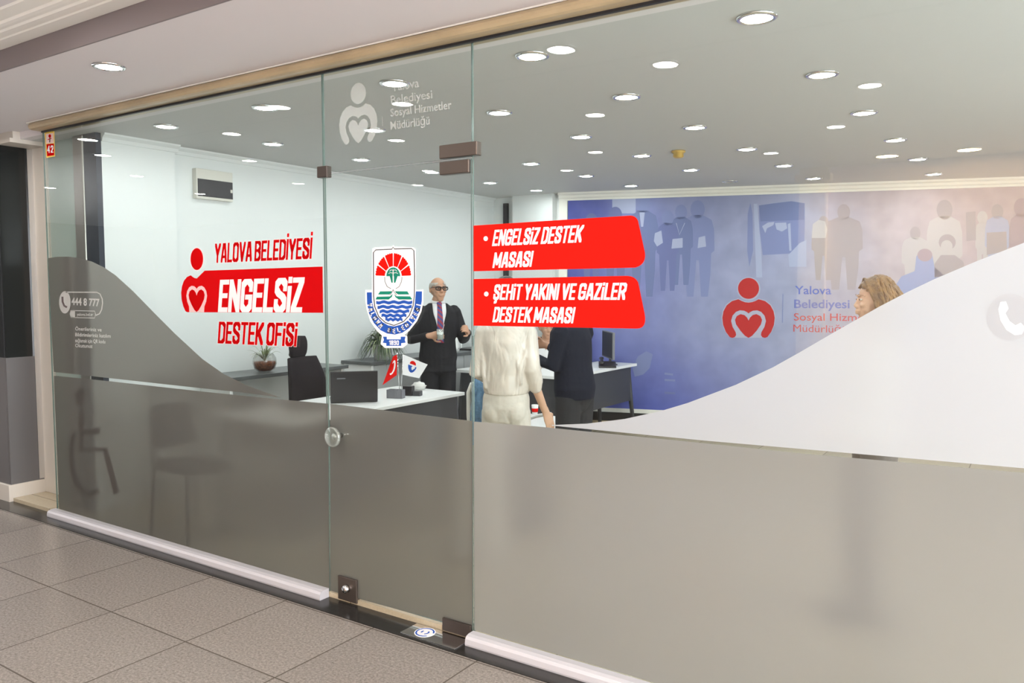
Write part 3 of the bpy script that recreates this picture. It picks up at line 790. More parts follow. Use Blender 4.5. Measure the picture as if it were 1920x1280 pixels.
# ---- municipal emblem on the door ----------------------------------
d = Decal(G)
def E(x, y): return (660 + x / 5.5625, 440 + y / 5.5625)
def E_(pts): return [E(*p) for p in pts]
shield = [(212, 145), (235, 132), (420, 122), (432, 105), (444, 122), (640, 130), (666, 150), (668, 575), (746, 570), (745, 700), (725, 800), (680, 900), (600, 1000), (545, 1045), (578, 1060), (580, 1140), (530, 1180), (345, 1180), (300, 1140), (312, 1050), (260, 1000), (190, 900), (155, 780), (140, 690), (140, 575), (210, 575)]
d.poly(E_(shield), 'white', 0)
d.poly(E_([(156, 600), (208, 600), (210, 690), (228, 770), (265, 850), (320, 910), (380, 945), (440, 955), (520, 935), (590, 890), (635, 820), (655, 740), (668, 590), (732, 590), (730, 690), (712, 780), (670, 880), (600, 970), (530, 1020), (450, 1040), (370, 1030), (300, 995), (230, 920), (180, 820), (160, 720)]), 'blue', 1)
d.stroke(E_([(226, 185), (250, 158), (418, 150), (431, 128), (444, 148), (622, 143), (648, 165), (655, 420), (652, 640), (640, 740), (600, 840), (540, 905), (440, 945), (350, 915), (280, 850), (240, 750), (228, 640)]), 1.6, 'black', 2, True)
c = (433, 432)
for k in range(6):
    a0 = PI - (k + 0.06) * PI / 6; a1 = PI - (k + 0.94) * PI / 6
    pts = []
    for s in range(9):
        a = a0 + (a1 - a0) * s / 8
        rr = 1.0 if s % 2 else 0.965
        pts.append((c[0] + 188 * rr * math.cos(a), c[1] - 244 * rr * math.sin(a)))
    for s in range(8, -1, -1):
        a = a0 + (a1 - a0) * s / 8
        pts.append((c[0] + 88 * math.cos(a), c[1] - 104 * math.sin(a)))
    d.poly(E_(pts), 'red', 2)
# plane-tree disc, trunk
d.poly(E_([(c[0] + 72 * math.cos(a), c[1] - 92 * math.sin(a)) for a in [PI * k / 16 for k in range(17)]]), 'green', 2)
d.poly(E_([(395, 430), (425, 430), (428, 500), (414, 500)]), 'green', 2); d.poly(E_([(440, 430), (478, 430), (455, 500), (440, 500)]), 'green', 2)
d.stroke(E_([(432, 360), (432, 575)]), 1.6, 'white', 3)
d.stroke(E_([(385, 405), (400, 395), (432, 400), (465, 395), (482, 405)]), 1.0, 'white', 3); d.stroke(E_([(395, 380), (410, 365), (432, 372), (455, 365), (470, 380)]), 1.0, 'white', 3)
d.stroke(E_([(343, 440), (347, 490), (370, 540), (410, 562)]), 0.9, 'black', 3); d.stroke(E_([(525, 440), (518, 490), (495, 540), (460, 562)]), 0.9, 'black', 3)
d.poly(E_([(295, 590), (420, 588), (412, 605), (390, 622), (275, 622)]), 'green', 2); d.poly(E_([(450, 588), (580, 590), (600, 622), (485, 622), (460, 605)]), 'green', 2)
d.poly(E_([(262, 645), (400, 642), (425, 615), (420, 645), (385, 675), (248, 675)]), 'green', 2); d.poly(E_([(442, 615), (465, 640), (610, 642), (632, 675), (490, 675), (455, 650)]), 'green', 2)
d.stroke(E_([(432, 570), (420, 600), (395, 630)]), 0.9, 'black', 3); d.stroke(E_([(432, 570), (445, 600), (470, 630)]), 0.9, 'black', 3)
for k, (xa, xb, y) in enumerate(((255, 632, 702), (268, 625, 750), (290, 600, 797), (310, 570, 840), (350, 530, 880))):
    n = 18; topw = []; bot = []
    for s in range(n + 1):
        x = xa + (xb - xa) * s / n; o_ = 7 * math.sin(s * PI / 2.5 + k)
        topw.append((x, y - 14 + o_)); bot.append((x, y + 18 + o_))
    d.poly(E_(topw + bot[::-1]), 'blue', 2)
# ribbon with the year
d.poly(E_([(325, 1062), (365, 1062), (365, 1090), (510, 1090), (510, 1062), (560, 1062), (552, 1095), (562, 1125), (515, 1130), (515, 1158), (360, 1158), (360, 1130), (322, 1125), (335, 1095)]), 'blue', 1)
cond_text(d, '1890', E(388, 1148), E(492, 1150), E(388, 1100), 'white', 2, sx=0.15, sy=0.15, gap=0.08)
# name along the lower curve
path = [(183, 690), (190, 745), (205, 800), (238, 865), (275, 915), (318, 962), (375, 990), (410, 1000), (450, 1002), (500, 988), (545, 965), (590, 930), (633, 880), (665, 830), (688, 775), (700, 720), (703, 690)]
acc = [0]
for i in range(len(path) - 1): acc.append(acc[-1] + (Vector(path[i + 1]) - Vector(path[i])).length)
name = 'YALOVA BELEDIYESI'; n = len(name)
for i, ch in enumerate(name):
    if ch == ' ': continue
    s = acc[-1] * (0.02 + 0.96 * (i + 0.5) / n)
    j = max(k for k in range(len(acc)) if acc[k] <= s); j = min(j, len(path) - 2)
    a = Vector(path[j]); bb = Vector(path[j + 1]); p = a + (bb - a) * ((s - acc[j]) / (acc[j + 1] - acc[j])); t_ = (bb - a).normalized()
    nrm = Vector((t_.y, -t_.x))
    sh, wd = cond_shapes(ch, sx=0.20, sy=0.19)
    for pl in sh:
        d.poly([E(*(p + t_ * ((x - wd / 2) * 62) + nrm * ((y - 0.5) * 52))) for x, y in pl], 'white', 2)
place(d, 'municipal_emblem', 'shield emblem with red fan, palm and blue waves on the glass door', 'emblem', 0.0005)

# ---- etched logo over the door -------------------------------------
d = Decal(G)
def lm2(u, v): return (672 + u * 71 + 0.0, 268.5 - v * 98 - u * 8)
mark(d, lm2, 'etch_clear', 0)
for t_, bl, br, tl in (('Yalova', (734.7, 171.3), (786, 163), (732.6, 155)), ('Belediyesi', (733.5, 195), (811, 184), (732.6, 180)),
                       ('Sosyal Hizmetler', (732.8, 218.5), (847, 203.5), (732, 204)), ('Müdürlüğü', (732.6, 243), (806, 233), (732, 228))):
    font_text(d, t_, bl, br, tl, 'etch_clear', 0, 0.008)
d.stroke([(717, 219), (717.5, 236)], 0.8, 'etch_clear', 0)
place(d, 'etched_logo', 'translucent white heart figure logo with four lines on the transom above the door', 'decal', 0.0005)

# ---- yellow and red 42 sticker -------------------------------------
d = Decal(G)
d.poly([(84, 248), (102, 246), (103.5, 293), (87, 296)], 'yellow', 0); d.poly([(86.5, 251), (100.5, 249), (101, 268), (87, 269.5)], 'pink', 1)
d.poly([(87.5, 270.5), (101.5, 269), (102, 291), (88.5, 293)], 'red2', 1)
d.ellipse((93.8, 255), 2.6, 3.4, 'red2', 2, 16); d.stroke([(94, 258), (93.5, 267)], 2.2, 'tint', 2); d.stroke([(90, 262), (97, 259)], 1.6, 'red2', 2)
cond_text(d, '42', (89.2, 287.0), (100.5, 286.0), (89.0, 273.5), 'white', 2, sx=0.13, sy=0.13, gap=0.12)
place(d, 'number_sticker', 'small yellow and red sticker numbered 42 at the top left glass corner', 'sticker', 0.0005)

# ================================================================== MURAL
MT['m_dark'] = mat('mural_dark', (0.155, 0.175, 0.36), 0.5, spec=0.25)
MT['m_mid'] = mat('mural_mid', (0.21, 0.24, 0.44), 0.5, spec=0.25)
MT['m_slate'] = mat('mural_slate', (0.16, 0.19, 0.36), 0.5, spec=0.25)
MT['m_light'] = mat('mural_light', (0.38, 0.41, 0.58), 0.5, spec=0.25)
MT['m_pale'] = mat('mural_pale', (0.49, 0.46, 0.49), 0.5, spec=0.25)
MT['m_pink'] = mat('mural_pink', (0.37, 0.29, 0.34), 0.5, spec=0.25)
MT['m_taupe'] = mat('mural_taupe', (0.36, 0.32, 0.35), 0.5, spec=0.25)
MT['m_blue'] = mat('mural_blue', (0.27, 0.32, 0.54), 0.5, spec=0.25)
MT['m_red'] = mat('mural_red', (0.47, 0.02, 0.02), 0.5, spec=0.25)
MT['m_text_b'] = mat('mural_text_blue', (0.10, 0.15, 0.50), 0.5, spec=0.25)
MT['m_text_b2'] = mat('mural_text_lilac', (0.17, 0.19, 0.46), 0.5, spec=0.25)
MT['m_text_r'] = mat('mural_text_red', (0.55, 0.09, 0.09), 0.5, spec=0.25)
MT['m_halo'] = mat('mural_halo', (0.41, 0.41, 0.53), 0.5, spec=0.25)
d = Decal(M)
d.uv([(0.0, 0.245), (7.9, 0.245), (7.9, 2.605), (0.0, 2.605)], 'mural', 0)
def mperson(x, ytop, h, wd, mt, lay=1, head=None):
    """standing figure in the printed photograph: shoulders, arms, legs in one outline"""
    hr = h * 0.075; y = ytop
    d.ellipse((x, y + hr * 1.2), hr, hr * 1.25, head or mt, lay, 20)
    s = wd / 2
    d.poly([(x - s * .3, y + h * .15), (x + s * .3, y + h * .15), (x + s * .85, y + h * .20), (x + s, y + h * .30), (x + s * 1.02, y + h * .52), (x + s * .82, y + h * .55), (x + s * .78, y + h * .75), (x + s * .62, y + h), (x + s * .2, y + h), (x + s * .08, y + h * .62),
            (x - s * .08, y + h * .62), (x - s * .25, y + h), (x - s * .65, y + h), (x - s * .75, y + h * .75), (x - s * .8, y + h * .55), (x - s * 1.02, y + h * .52), (x - s, y + h * .30), (x - s * .85, y + h * .20)], mt, lay)
# group of printed figures at left
d.poly([(1148, 373), (1192, 370), (1192, 400), (1148, 400)], 'm_light', 1)
mperson(1109, 400, 150, 38, 'm_dark', 2); mperson(1154, 388, 165, 44, 'm_dark', 2)
mperson(1206, 366, 190, 56, 'm_slate', 2, 'm_mid'); d.poly([(1199, 398), (1209, 398), (1206, 425), (1202, 425)], 'm_light', 3)
mperson(1252, 395, 150, 40, 'm_dark', 3, 'm_mid'); mperson(1277, 384, 150, 44, 'm_slate', 2, 'm_mid')
mperson(1308, 376, 180, 62, 'm_mid', 1, 'm_mid')
d.poly([(1261, 448), (1280, 446), (1280, 464), (1259, 466)], 'm_light', 4); d.stroke([(1268, 418), (1274, 440), (1284, 418)], 1.2, 'm_light', 4)
d.poly([(1228, 437), (1240, 432), (1243, 455), (1232, 462), (1226, 452)], 'm_light', 4)
d.poly([(1310, 445), (1322, 442), (1324, 462), (1308, 465)], 'm_light', 3)
# printed open tent
d.poly([(1423, 385), (1450, 381), (1484, 377), (1509, 381), (1509, 420), (1508, 453), (1488, 468), (1487, 475), (1430, 478), (1424, 430)], 'm_mid', 1)
d.poly([(1423, 385), (1484, 377), (1508, 381), (1508, 412), (1426, 415)], 'm_slate', 2)
d.poly([(1429, 424), (1440, 417), (1452, 416), (1450, 422), (1438, 428), (1435, 437)], 'm_light', 3); d.poly([(1453, 418), (1474, 417), (1476, 428), (1466, 434), (1456, 430)], 'm_light', 3); d.poly([(1477, 420), (1482, 418), (1484, 470), (1480, 470)], 'm_light', 3)
d.poly([(1413, 382), (1420, 382), (1428, 480), (1429, 520), (1418, 520)], 'm_light', 1)
d.poly([(1407, 380), (1411, 400), (1412, 470), (1405, 500), (1401, 470), (1402, 400)], 'm_mid', 1)
d.poly([(1478, 478), (1500, 455), (1512, 450), (1512, 500), (1480, 500)], 'm_light', 2)
mperson(1544, 405, 120, 44, 'm_taupe', 2); d.poly([(1524, 420), (1535, 412), (1547, 415), (1551, 430), (1548, 446), (1522, 446)], 'm_pale', 3)
mperson(1582, 383, 160, 70, 'm_taupe', 1)
# printed crowd at right
mperson(1771, 375, 200, 66, 'm_pale', 2, 'm_taupe'); mperson(1716, 425, 130, 50, 'm_pale', 1, 'm_taupe')
d.ellipse((1776, 454), 16, 15, 'm_taupe', 3, 24); d.ellipse((1775, 462), 11, 12, 'm_pale', 4, 20); d.poly([(1752, 495), (1764, 478), (1790, 478), (1806, 490), (1812, 515), (1752, 520)], 'm_taupe', 3)
d.poly([(1811, 398), (1829, 396), (1830, 450), (1812, 452)], 'm_taupe', 2)
mperson(1870, 383, 150, 46, 'm_light', 2, 'm_taupe'); d.poly([(1850, 436), (1887, 434), (1888, 470), (1850, 478)], 'm_taupe', 3)
mperson(1842, 396, 130, 26, 'm_pale', 1); mperson(1915, 372, 190, 46, 'm_pink', 2)
d.poly([(1678, 560), (1679, 535), (1690, 518), (1715, 508), (1718, 480), (1730, 470), (1748, 478), (1752, 500), (1770, 515), (1790, 545), (1795, 640), (1670, 640)], 'm_blue', 3)
d.ellipse((1734, 478), 14, 12, 'm_pink', 4, 20)
# pale cloud marks low on the print
d.poly([(1186, 690), (1196, 668), (1212, 658), (1224, 664), (1218, 690), (1206, 702), (1190, 706)], 'm_mid', 1)
d.stroke([(1246, 700), (1262, 702)], 4, 'm_mid', 1); d.stroke([(1246, 712), (1266, 713)], 4, 'm_mid', 1); d.stroke([(1246, 736), (1266, 737)], 4, 'm_dark', 1)
# printed logo
def lm3(u, v): return (1403.5 + u * 97.5, 633.3 - v * 97.5)
for g_ in range(1): d.poly([(lm3((p[0] - 415) / 465, (659 - p[1]) / 472)) for p in BODY_H + mir(BODY_H)[::-1][1:]], 'm_halo', 5)
d.ellipse((1403.8, 541), 22.0, 22.0, 'm_halo', 5); mark(d, lm3, 'm_red', 6)
d.stroke([(1468, 551), (1467, 605)], 1.6, 'm_mid', 5)
font_text(d, 'Yalova', (1490.5, 551), (1558.5, 551.5), (1490.5, 536), 'm_text_b', 6, 0.012)
font_text(d, 'Belediyesi', (1489, 577), (1593, 577.5), (1489, 561.5), 'm_text_b2', 6, 0.016)
font_text(d, 'Sosyal Hizmetler', (1488.5, 600.5), (1656, 602), (1488.5, 587), 'm_text_r', 6, 0.004)
font_text(d, 'Müdürlüğü', (1487.5, 621.5), (1588, 624), (1487.5, 608), 'm_text_r', 6, 0.0)
o, c = d.done('wall_mural_print', 'mural')
tag(o, 'large blue and pink printed wall mural with red heart figure logo on the back wall', 'mural')

# ================================================================== DOWNLIGHTS
def downlight(x, y, z, r, lens, name, label, group, ring='chrome'):
    t = thing(name, label, 'ceiling light', (x, y, z), 0, group)
    b = MB(); b.lathe([(r * 1.30, 0.0), (r * 1.32, -0.004), (r * 1.22, -0.009), (r * 1.02, -0.010), (r * 1.0, -0.004), (r * 1.0, 0.0)], ring, n=32)
    b.v = b.v
    b.build('trim_ring', t)
    b = MB(); n = 20
    b.poly([(r * math.cos(2 * PI * k / n), -r * math.sin(2 * PI * k / n), -0.005) for k in range(n)], lens)
    b.build('lens', t, fix=False)
    return t
ordn = ['first', 'second', 'third', 'fourth', 'fifth', 'sixth']
coln = ['the column along the left wall', 'the second column from the left wall', 'the third column from the left wall', 'the fourth column from the left wall', 'the fifth column, farthest from the left wall']
GRID = [[(-4.93, 3.24), (-4.86, 4.07), (-4.83, 4.97), (-4.80, 5.87), (-4.78, 6.78), (-4.72, 7.58)],
        [(-3.93, 3.24), (-3.86, 4.10), (-3.82, 5.04), (-3.76, 5.95), (-3.72, 6.88), (-3.68, 7.80)],
        [(-2.90, 3.24), (-2.84, 4.13), (-2.80, 5.10), (-2.78, 6.09), (-2.74, 7.07), (-2.70, 8.05)],
        [(-2.03, 3.22), (-2.01, 4.19), (-2.00, 5.23), (-1.97, 6.26), (-1.96, 7.28), (-1.94, 8.28)],
        [(-1.00, 3.27), (-0.98, 4.31), (-0.97, 5.38), (-0.95, 6.48), (-0.93, 7.54), (-0.92, 8.60)]]
for ci, colm in enumerate(GRID):
    for ri, (x, y) in enumerate(colm):
        off = (ci == 2 and ri == 5)
        lab = ('unlit dark downlight near the mural, last in %s' % coln[ci]) if off else 'round white downlight %s from the glass in %s' % (ordn[ri], coln[ci])
        downlight(x, y, ZC, 0.062, 'lens_off' if off else 'lens', 'downlight', lab, 'office ceiling downlights')
for x in (0.05, 1.1, 2.2):
    for y in (3.3, 4.4, 5.45, 6.55, 7.6):
        downlight(x, y, ZC, 0.062, 'lens', 'downlight', 'round downlight of the office ceiling beyond the right edge of the view', 'office ceiling downlights out of view')
downlight(-4.02, 2.33, ZS, 0.062, 'lens_mall', 'soffit_downlight', 'round downlight in the mall soffit left of the door', 'mall soffit downlights')
for x in (-1.95, 0.15, -6.1): downlight(x, 2.40, ZS, 0.062, 'lens_mall', 'soffit_downlight', 'round downlight in the mall soffit out of view', 'mall soffit downlights out of view')
ML = [(-5.55, 1.52), (-3.69, 1.55), (-1.82, 1.46), (-7.45, 1.52), (0.1, 1.46), (-6.57, 0.54), (-4.63, 0.56), (-2.76, 0.51), (-0.95, 0.32), (-8.5, 0.54), (-10.4, 0.54), (-12.3, 0.54), (0.9, 0.4),
      (-5.54, -0.96), (-7.5, -0.9), (-3.5, -0.9), (-1.4, -0.9), (0.8, -0.9), (-9.4, -0.9), (-4.29, -1.75), (-2.17, -1.85), (0.0, -1.8), (-6.4, -1.8), (2.6, -1.8), (2.6, 0.4)]
for x, y in ML: downlight(x, y, ZU + 0.02, 0.066, 'lens_mall', 'mall_downlight', 'round mall ceiling downlight seen only as a reflection in the glass', 'mall corridor downlights')
for x, y in ((-0.62, -2.66), (-1.30, -2.64), (0.1, -2.66), (0.8, -2.66), (1.5, -2.66)):
    downlight(x, y, ZU + 0.02, 0.095, 'lens_warm', 'warm_downlight', 'warm yellow mall downlight seen only as a reflection in the glass', 'warm mall downlights')
p = onz(1272, 283, ZC)
b = MB(); b.lathe([(0.055, 0), (0.055, -0.012), (0.04, -0.02), (0.042, -0.045), (0.028, -0.055), (0.0, -0.056)], 'brass', n=20)
o = b.build('smoke_detector'); o.location = (p.x, p.y, ZC); tag(o, 'small brass coloured detector on the office ceiling among the downlights', 'detector')

# ================================================================== FURNITURE
def office_chair(name, label, loc, rz, group=None):
    """local: sitter faces -y"""
    t = thing(name, label, 'office chair', loc, rz, group)
    b = MB()
    for k in range(5):
        a = 2 * PI * k / 5
        b.loft([(0, 0, 0.10), (0.28 * math.cos(a), 0.28 * math.sin(a), 0.075)], [0.026, 0.016], 'blackplastic', n=8)
    b.tube([(0, 0, 0.09), (0, 0, 0.42)], 0.026, 'blackplastic', 12)
    b.build('base', t)
    for k in range(5):
        a = 2 * PI * k / 5
        c = MB(); c.lathe([(0.0, -0.014), (0.03, -0.014), (0.032, 0.0), (0.03, 0.014), (0.0, 0.014)], 'blackplastic', n=14,
                          M4=Matrix.Translation((0.28 * math.cos(a), 0.28 * math.sin(a), 0.032)) @ Matrix.Rotation(a, 4, 'Z') @ Matrix.Rotation(PI / 2, 4, 'X'))
        c.build('caster', t)
    b = MB(); b.box(-0.24, 0.24, -0.25, 0.22, 0.43, 0.51, 'mesh_black', 0.035); b.build('seat', t)
    # curved mesh back
    b = MB(); vs = []; fs = []
    nx, nz = 10, 10
    for side in (0, 1):
        for j in range(nz + 1):
            z = 0.56 + 0.47 * j / nz; hw = 0.215 - 0.05 * (j / nz) ** 2 + 0.02 * math.sin(j / nz * PI)
            for i in range(nx + 1):
                u = -1 + 2 * i / nx
                y = 0.25 + 0.05 * (j / nz) - 0.05 * u * u - 0.03 * math.sin(j / nz * PI) + side * 0.022
                vs.append((u * hw, y, z))
    n1 = (nx + 1) * (nz + 1)
    for j in range(nz):
        for i in range(nx):
            a = j * (nx + 1) + i; fs.append([a, a + 1, a + nx + 2, a + nx + 1]); fs.append([n1 + a, n1 + a + nx + 1, n1 + a + nx + 2, n1 + a + 1])
    for j in range(nz):
        for i in (0, nx):
            a = j * (nx + 1) + i; fs.append([a, a + nx + 1, n1 + a + nx + 1, n1 + a])
    for i in range(nx):
        for j in (0, nz):
            a = j * (nx + 1) + i; fs.append([a, a + 1, n1 + a + 1, n1 + a])
    b.add(vs, fs, 'mesh_black', True); b.build('backrest', t)
    b = MB(); b.loft([(-0.08, 0.30, 1.11), (0, 0.31, 1.115), (0.08, 0.30, 1.11)], [(0.085, 0.022)] * 3, 'mesh_black', n=18, side=(0, 0, 1))
    hr = b.build('headrest', t)
    b = MB()
    for s_ in (-1, 1):
        b = MB(); b.tube([(s_ * 0.05, 0.30, 1.0), (s_ * 0.06, 0.335, 1.05), (s_ * 0.05, 0.33, 1.10)], 0.01, 'blackplastic'); b.build('headrest_bracket', hr)
    b = MB(); b.loft([(0, 0.20, 0.45), (0, 0.31, 0.55), (0, 0.33, 0.8), (0, 0.335, 1.02)], [(0.05, 0.018)] * 4, 'blackplastic', n=10, side=(1, 0, 0)); b.build('back_spine', t)
    for s_ in (-1, 1):
        b = MB(); b.tube([(s_ * 0.25, 0.02, 0.45), (s_ * 0.30, 0.02, 0.50), (s_ * 0.30, 0.02, 0.68)], 0.016, 'blackplastic'); b.box(s_ * 0.30 - 0.04, s_ * 0.30 + 0.04, -0.13, 0.13, 0.68, 0.71, 'blackplastic', 0.012)
        ar = b.build('armrest', t)
        c = MB(); c.box(s_ * 0.30 - 0.041, s_ * 0.30 + 0.041, -0.12, 0.12, 0.672, 0.682, 'chrome', 0.002); c.build('armrest_trim', ar)
    return t
office_chair('office_chair', 'black mesh office chair with headrest behind the laptop desk', (-4.67, 4.42, ZF), R(99))
office_chair('office_chair', 'black office chair behind the far desk under the person in white', (-4.50, 7.52, ZF), R(25))

def desk(name, label, x0, x1, y0, y1, panels, legs):
    t = thing(name, label, 'desk', ((x0 + x1) / 2, (y0 + y1) / 2, ZF))
    ox, oy = (x0 + x1) / 2, (y0 + y1) / 2
    return t, ox, oy
# desk with the laptop
t = thing('desk', 'white topped desk with charcoal side panel carrying the laptop and flags', 'desk', (-4.20, 4.32, ZF))
b = MB(); b.box(-0.36, 0.36, -0.80, 0.77, 0.725, 0.75, 'desk_white', 0.003); b.build('desk_top', t)
b = MB(); b.box(0.315, 0.335, -0.72, 0.70, 0.16, 0.725, 'dgrey', 0.002); b.build('modesty_panel', t)
for sx in (-1, 1):
    for sy in (-1, 1):
        b = MB(); b.loft([(sx * 0.30, sy * 0.70, 0.725), (sx * 0.34, sy * 0.75, 0.0)], [0.028, 0.018], 'dgrey', n=8, round_ends=False); b.build('leg', t)
# far L-shaped desk
t = thing('desk', 'L-shaped white topped desk with charcoal panels in front of the mural', 'desk', (-4.36, 6.75, ZF))
b = MB()
b.prism([(-0.64, -0.30), (0.64, -0.30), (0.64, 1.33), (0.16, 1.33), (0.16, 0.30), (-0.64, 0.30)], 'z', 0.725, 0.752, 'desk_white'); b.build('desk_top', t)
b = MB(); b.box(-0.58, 0.60, -0.26, -0.24, 0.10, 0.725, 'dgrey', 0.002); b.build('front_panel', t)
b = MB(); b.box(0.59, 0.61, -0.24, 1.24, 0.35, 0.725, 'dgrey', 0.002); b.build('side_panel', t)
for (xa, ya, xb, yb) in ((-0.58, -0.22, -0.62, -0.27), (0.56, -0.22, 0.61, -0.27), (0.58, 1.22, 0.62, 1.31), (0.22, 1.22, 0.20, 1.31), (-0.58, 0.24, -0.62, 0.28)):
    b = MB(); b.loft([(xa, ya, 0.725), (xb, yb, 0.0)], [0.030, 0.020], 'dgrey', n=8, round_ends=False); b.build('leg', t)

# consoles along the left wall
def console(y0, y1, label, front):
    t = thing('console_table', label, 'console', (XL + 0.20, (y0 + y1) / 2, ZF)); h = (y1 - y0) / 2
    b = MB(); b.box(-0.195, 0.20, -h, h, 0.86, 0.89, 'console_top', 0.003); b.build('table_top', t)
    for s_ in (-1, 1):
        b = MB(); b.box(-0.19, 0.17, s_ * (h - 0.05) - 0.015, s_ * (h - 0.05) + 0.015, 0.0, 0.86, 'desk_white', 0.002); b.build('side_panel', t)
    b = MB(); b.box(-0.19, 0.15 if front == 'solid' else -0.17, -h + 0.065, h - 0.065, 0.08, 0.86, 'console_grey' if front == 'solid' else 'wall', 0.002); b.build('back_panel' if front != 'solid' else 'cabinet_body', t)
    if front == 'solid':
        n = 3; w_ = (2 * h - 0.14) / n
        for k in range(n):
            yk = -h + 0.07 + k * w_
            b = MB(); b.box(0.15, 0.166, yk + 0.004, yk + w_ - 0.004, 0.09, 0.85, 'console_grey', 0.002); dr = b.build('cabinet_door', t)
            b = MB(); b.box(0.166, 0.178, yk + w_ - 0.05, yk + w_ - 0.035, 0.45, 0.6, 'chrome', 0.002); b.build('handle', dr)
console(3.88, 5.16, 'dark topped console table along the left wall under the glass bowl', 'open')
console(5.45, 7.70, 'grey cabinet console along the left wall behind the man in the suit', 'solid')

# laptop
A = onz(620, 755, 0.785); B = onz(708, 752, 0.785)
ax = (B - A).normalized(); ang = math.atan2(ax.y, ax.x); mid = (A + B) / 2; hw = (B - A).length / 2
t = thing('laptop', 'open black laptop seen from behind on the near white desk', 'laptop', (mid.x, mid.y, ZF + 0.751), ang)
b = MB(); b.box(-hw, hw, 0.0, 0.235, 0.0, 0.018, 'blackplastic', 0.004); bs = b.build('base', t)
b = MB()
for j in range(5): b.box(-hw + 0.03, hw - 0.03, 0.03 + j * 0.022, 0.048 + j * 0.022, 0.018, 0.020, 'dgrey', 0.0)
b.build('keyboard', bs)
ML_ = Matrix.Translation((0, 0.0, 0.012)) @ Matrix.Rotation(R(9), 4, 'X')
b = MB(); b.box(-hw, hw, -0.012, 0.0, 0.0, 0.225, 'blackplastic', 0.004, ML_); ld = b.build('screen_lid', t)
b = MB(); b.box(-hw + 0.045, -hw + 0.105, -0.0135, -0.0115, 0.170, 0.178, 'greyplastic', 0.0, ML_); b.build('lid_badge', ld)
b = MB(); b.box(-hw + 0.012, hw - 0.012, -0.0005, 0.001, 0.018, 0.215, 'black', 0.0, ML_); b.build('screen', ld)

# desk organiser, black boxes, paper
def on_desk(px, py, z=ZF + 0.75): p = onz(px, py, z); return Vector((p.x, p.y, z))
p = on_desk(742, 746)
t = thing('desk_organiser', 'grey rectangular desk organiser beside the laptop', 'desk organiser', p, ang - 0.55)
b = MB(); b.box(-0.062, 0.062, -0.03, 0.035, 0.0, 0.008, 'greyplastic', 0.002)
for xx in (-0.06, 0.0, 0.058): b.box(xx - 0.002, xx + 0.004, -0.03, 0.035, 0.0, 0.065, 'greyplastic', 0.001)
for yy in (-0.03, 0.031): b.box(-0.062, 0.062, yy, yy + 0.004, 0.0, 0.065, 'greyplastic', 0.001)
b.build('tray', t)
p = on_desk(766, 741)
t = thing('card_box', 'small black box of cards next to the grey desk organiser', 'box', p, ang - 0.5)
b = MB(); b.box(-0.04, 0.04, -0.03, 0.03, 0, 0.075, 'blackplastic', 0.004); b.build('body', t)
b = MB(); b.box(0.042, 0.105, -0.025, 0.03, 0, 0.038, 'dgrey', 0.004); b.build('drawer', t)
p = on_desk(786, 730)
b = MB(); rnd = random.Random(3)
def crum(q, n_): return q * (1 + 0.18 * math.sin(n_.x * 9 + 1) * math.cos(n_.y * 8) + 0.1 * math.sin(n_.z * 13))
b.ball((0, 0, 0.03), (0.062, 0.05, 0.033), 'whiteplastic', 20, crum)
o = b.build('paper_napkin'); o.location = p; tag(o, 'crumpled white paper napkin on the near desk beside the flags', 'napkin')

# two little flags in a stand
p = on_desk(752, 733)
va = math.atan2(RT.y, RT.x)
t = thing('flag_stand', 'desk stand holding a small red flag and a small white flag', 'flag stand', p, va)
b = MB(); b.lathe([(0.0, 0.0), (0.035, 0.0), (0.035, 0.008), (0.012, 0.014), (0.0, 0.014)], 'chrome', n=20); b.build('base', t)
k_ = (p - CAM).dot(FW) / FPX
def fl(px, py, dy=0.0): return ((px - 752) * k_, dy, (733 - py) * k_)
def flag(outline, pole, mt, extra, wave):
    b = MB(); b.tube([fl(*pole[0]), fl(*pole[1])], 0.0028, 'chrome'); po = b.build('pole', t)
    b = MB(); vs = []; fs = []; n = 10
    (tl, tr, br, bl) = outline
    for sd in (0, 1):
        for j in range(n + 1):
            for i in range(n + 1):
                u, v = i / n, j / n
                x = (tl[0] * (1 - u) + tr[0] * u) * (1 - v) + (bl[0] * (1 - u) + br[0] * u) * v
                y = (tl[1] * (1 - u) + tr[1] * u) * (1 - v) + (bl[1] * (1 - u) + br[1] * u) * v
                q = fl(x, y); vs.append((q[0], wave * math.sin(u * 7 + v * 2) * u + sd * 0.0012, q[2]))
    N1 = (n + 1) ** 2
    for j in range(n):
        for i in range(n):
            a = j * (n + 1) + i; fs.append([a, a + n + 1, a + n + 2, a + 1]); fs.append([N1 + a, N1 + a + 1, N1 + a + n + 2, N1 + a + n + 1])
    b.add(vs, fs, mt, True)
    def at(u, v): 
        x = (tl[0] * (1 - u) + tr[0] * u) * (1 - v) + (bl[0] * (1 - u) + br[0] * u) * v
        y = (tl[1] * (1 - u) + tr[1] * u) * (1 - v) + (bl[1] * (1 - u) + br[1] * u) * v
        q = fl(x, y); return (q[0], wave * math.sin(u * 7 + v * 2) * u - 0.0012, q[2])
    extra(b, at)
    b.build('flag', po, fix=False)
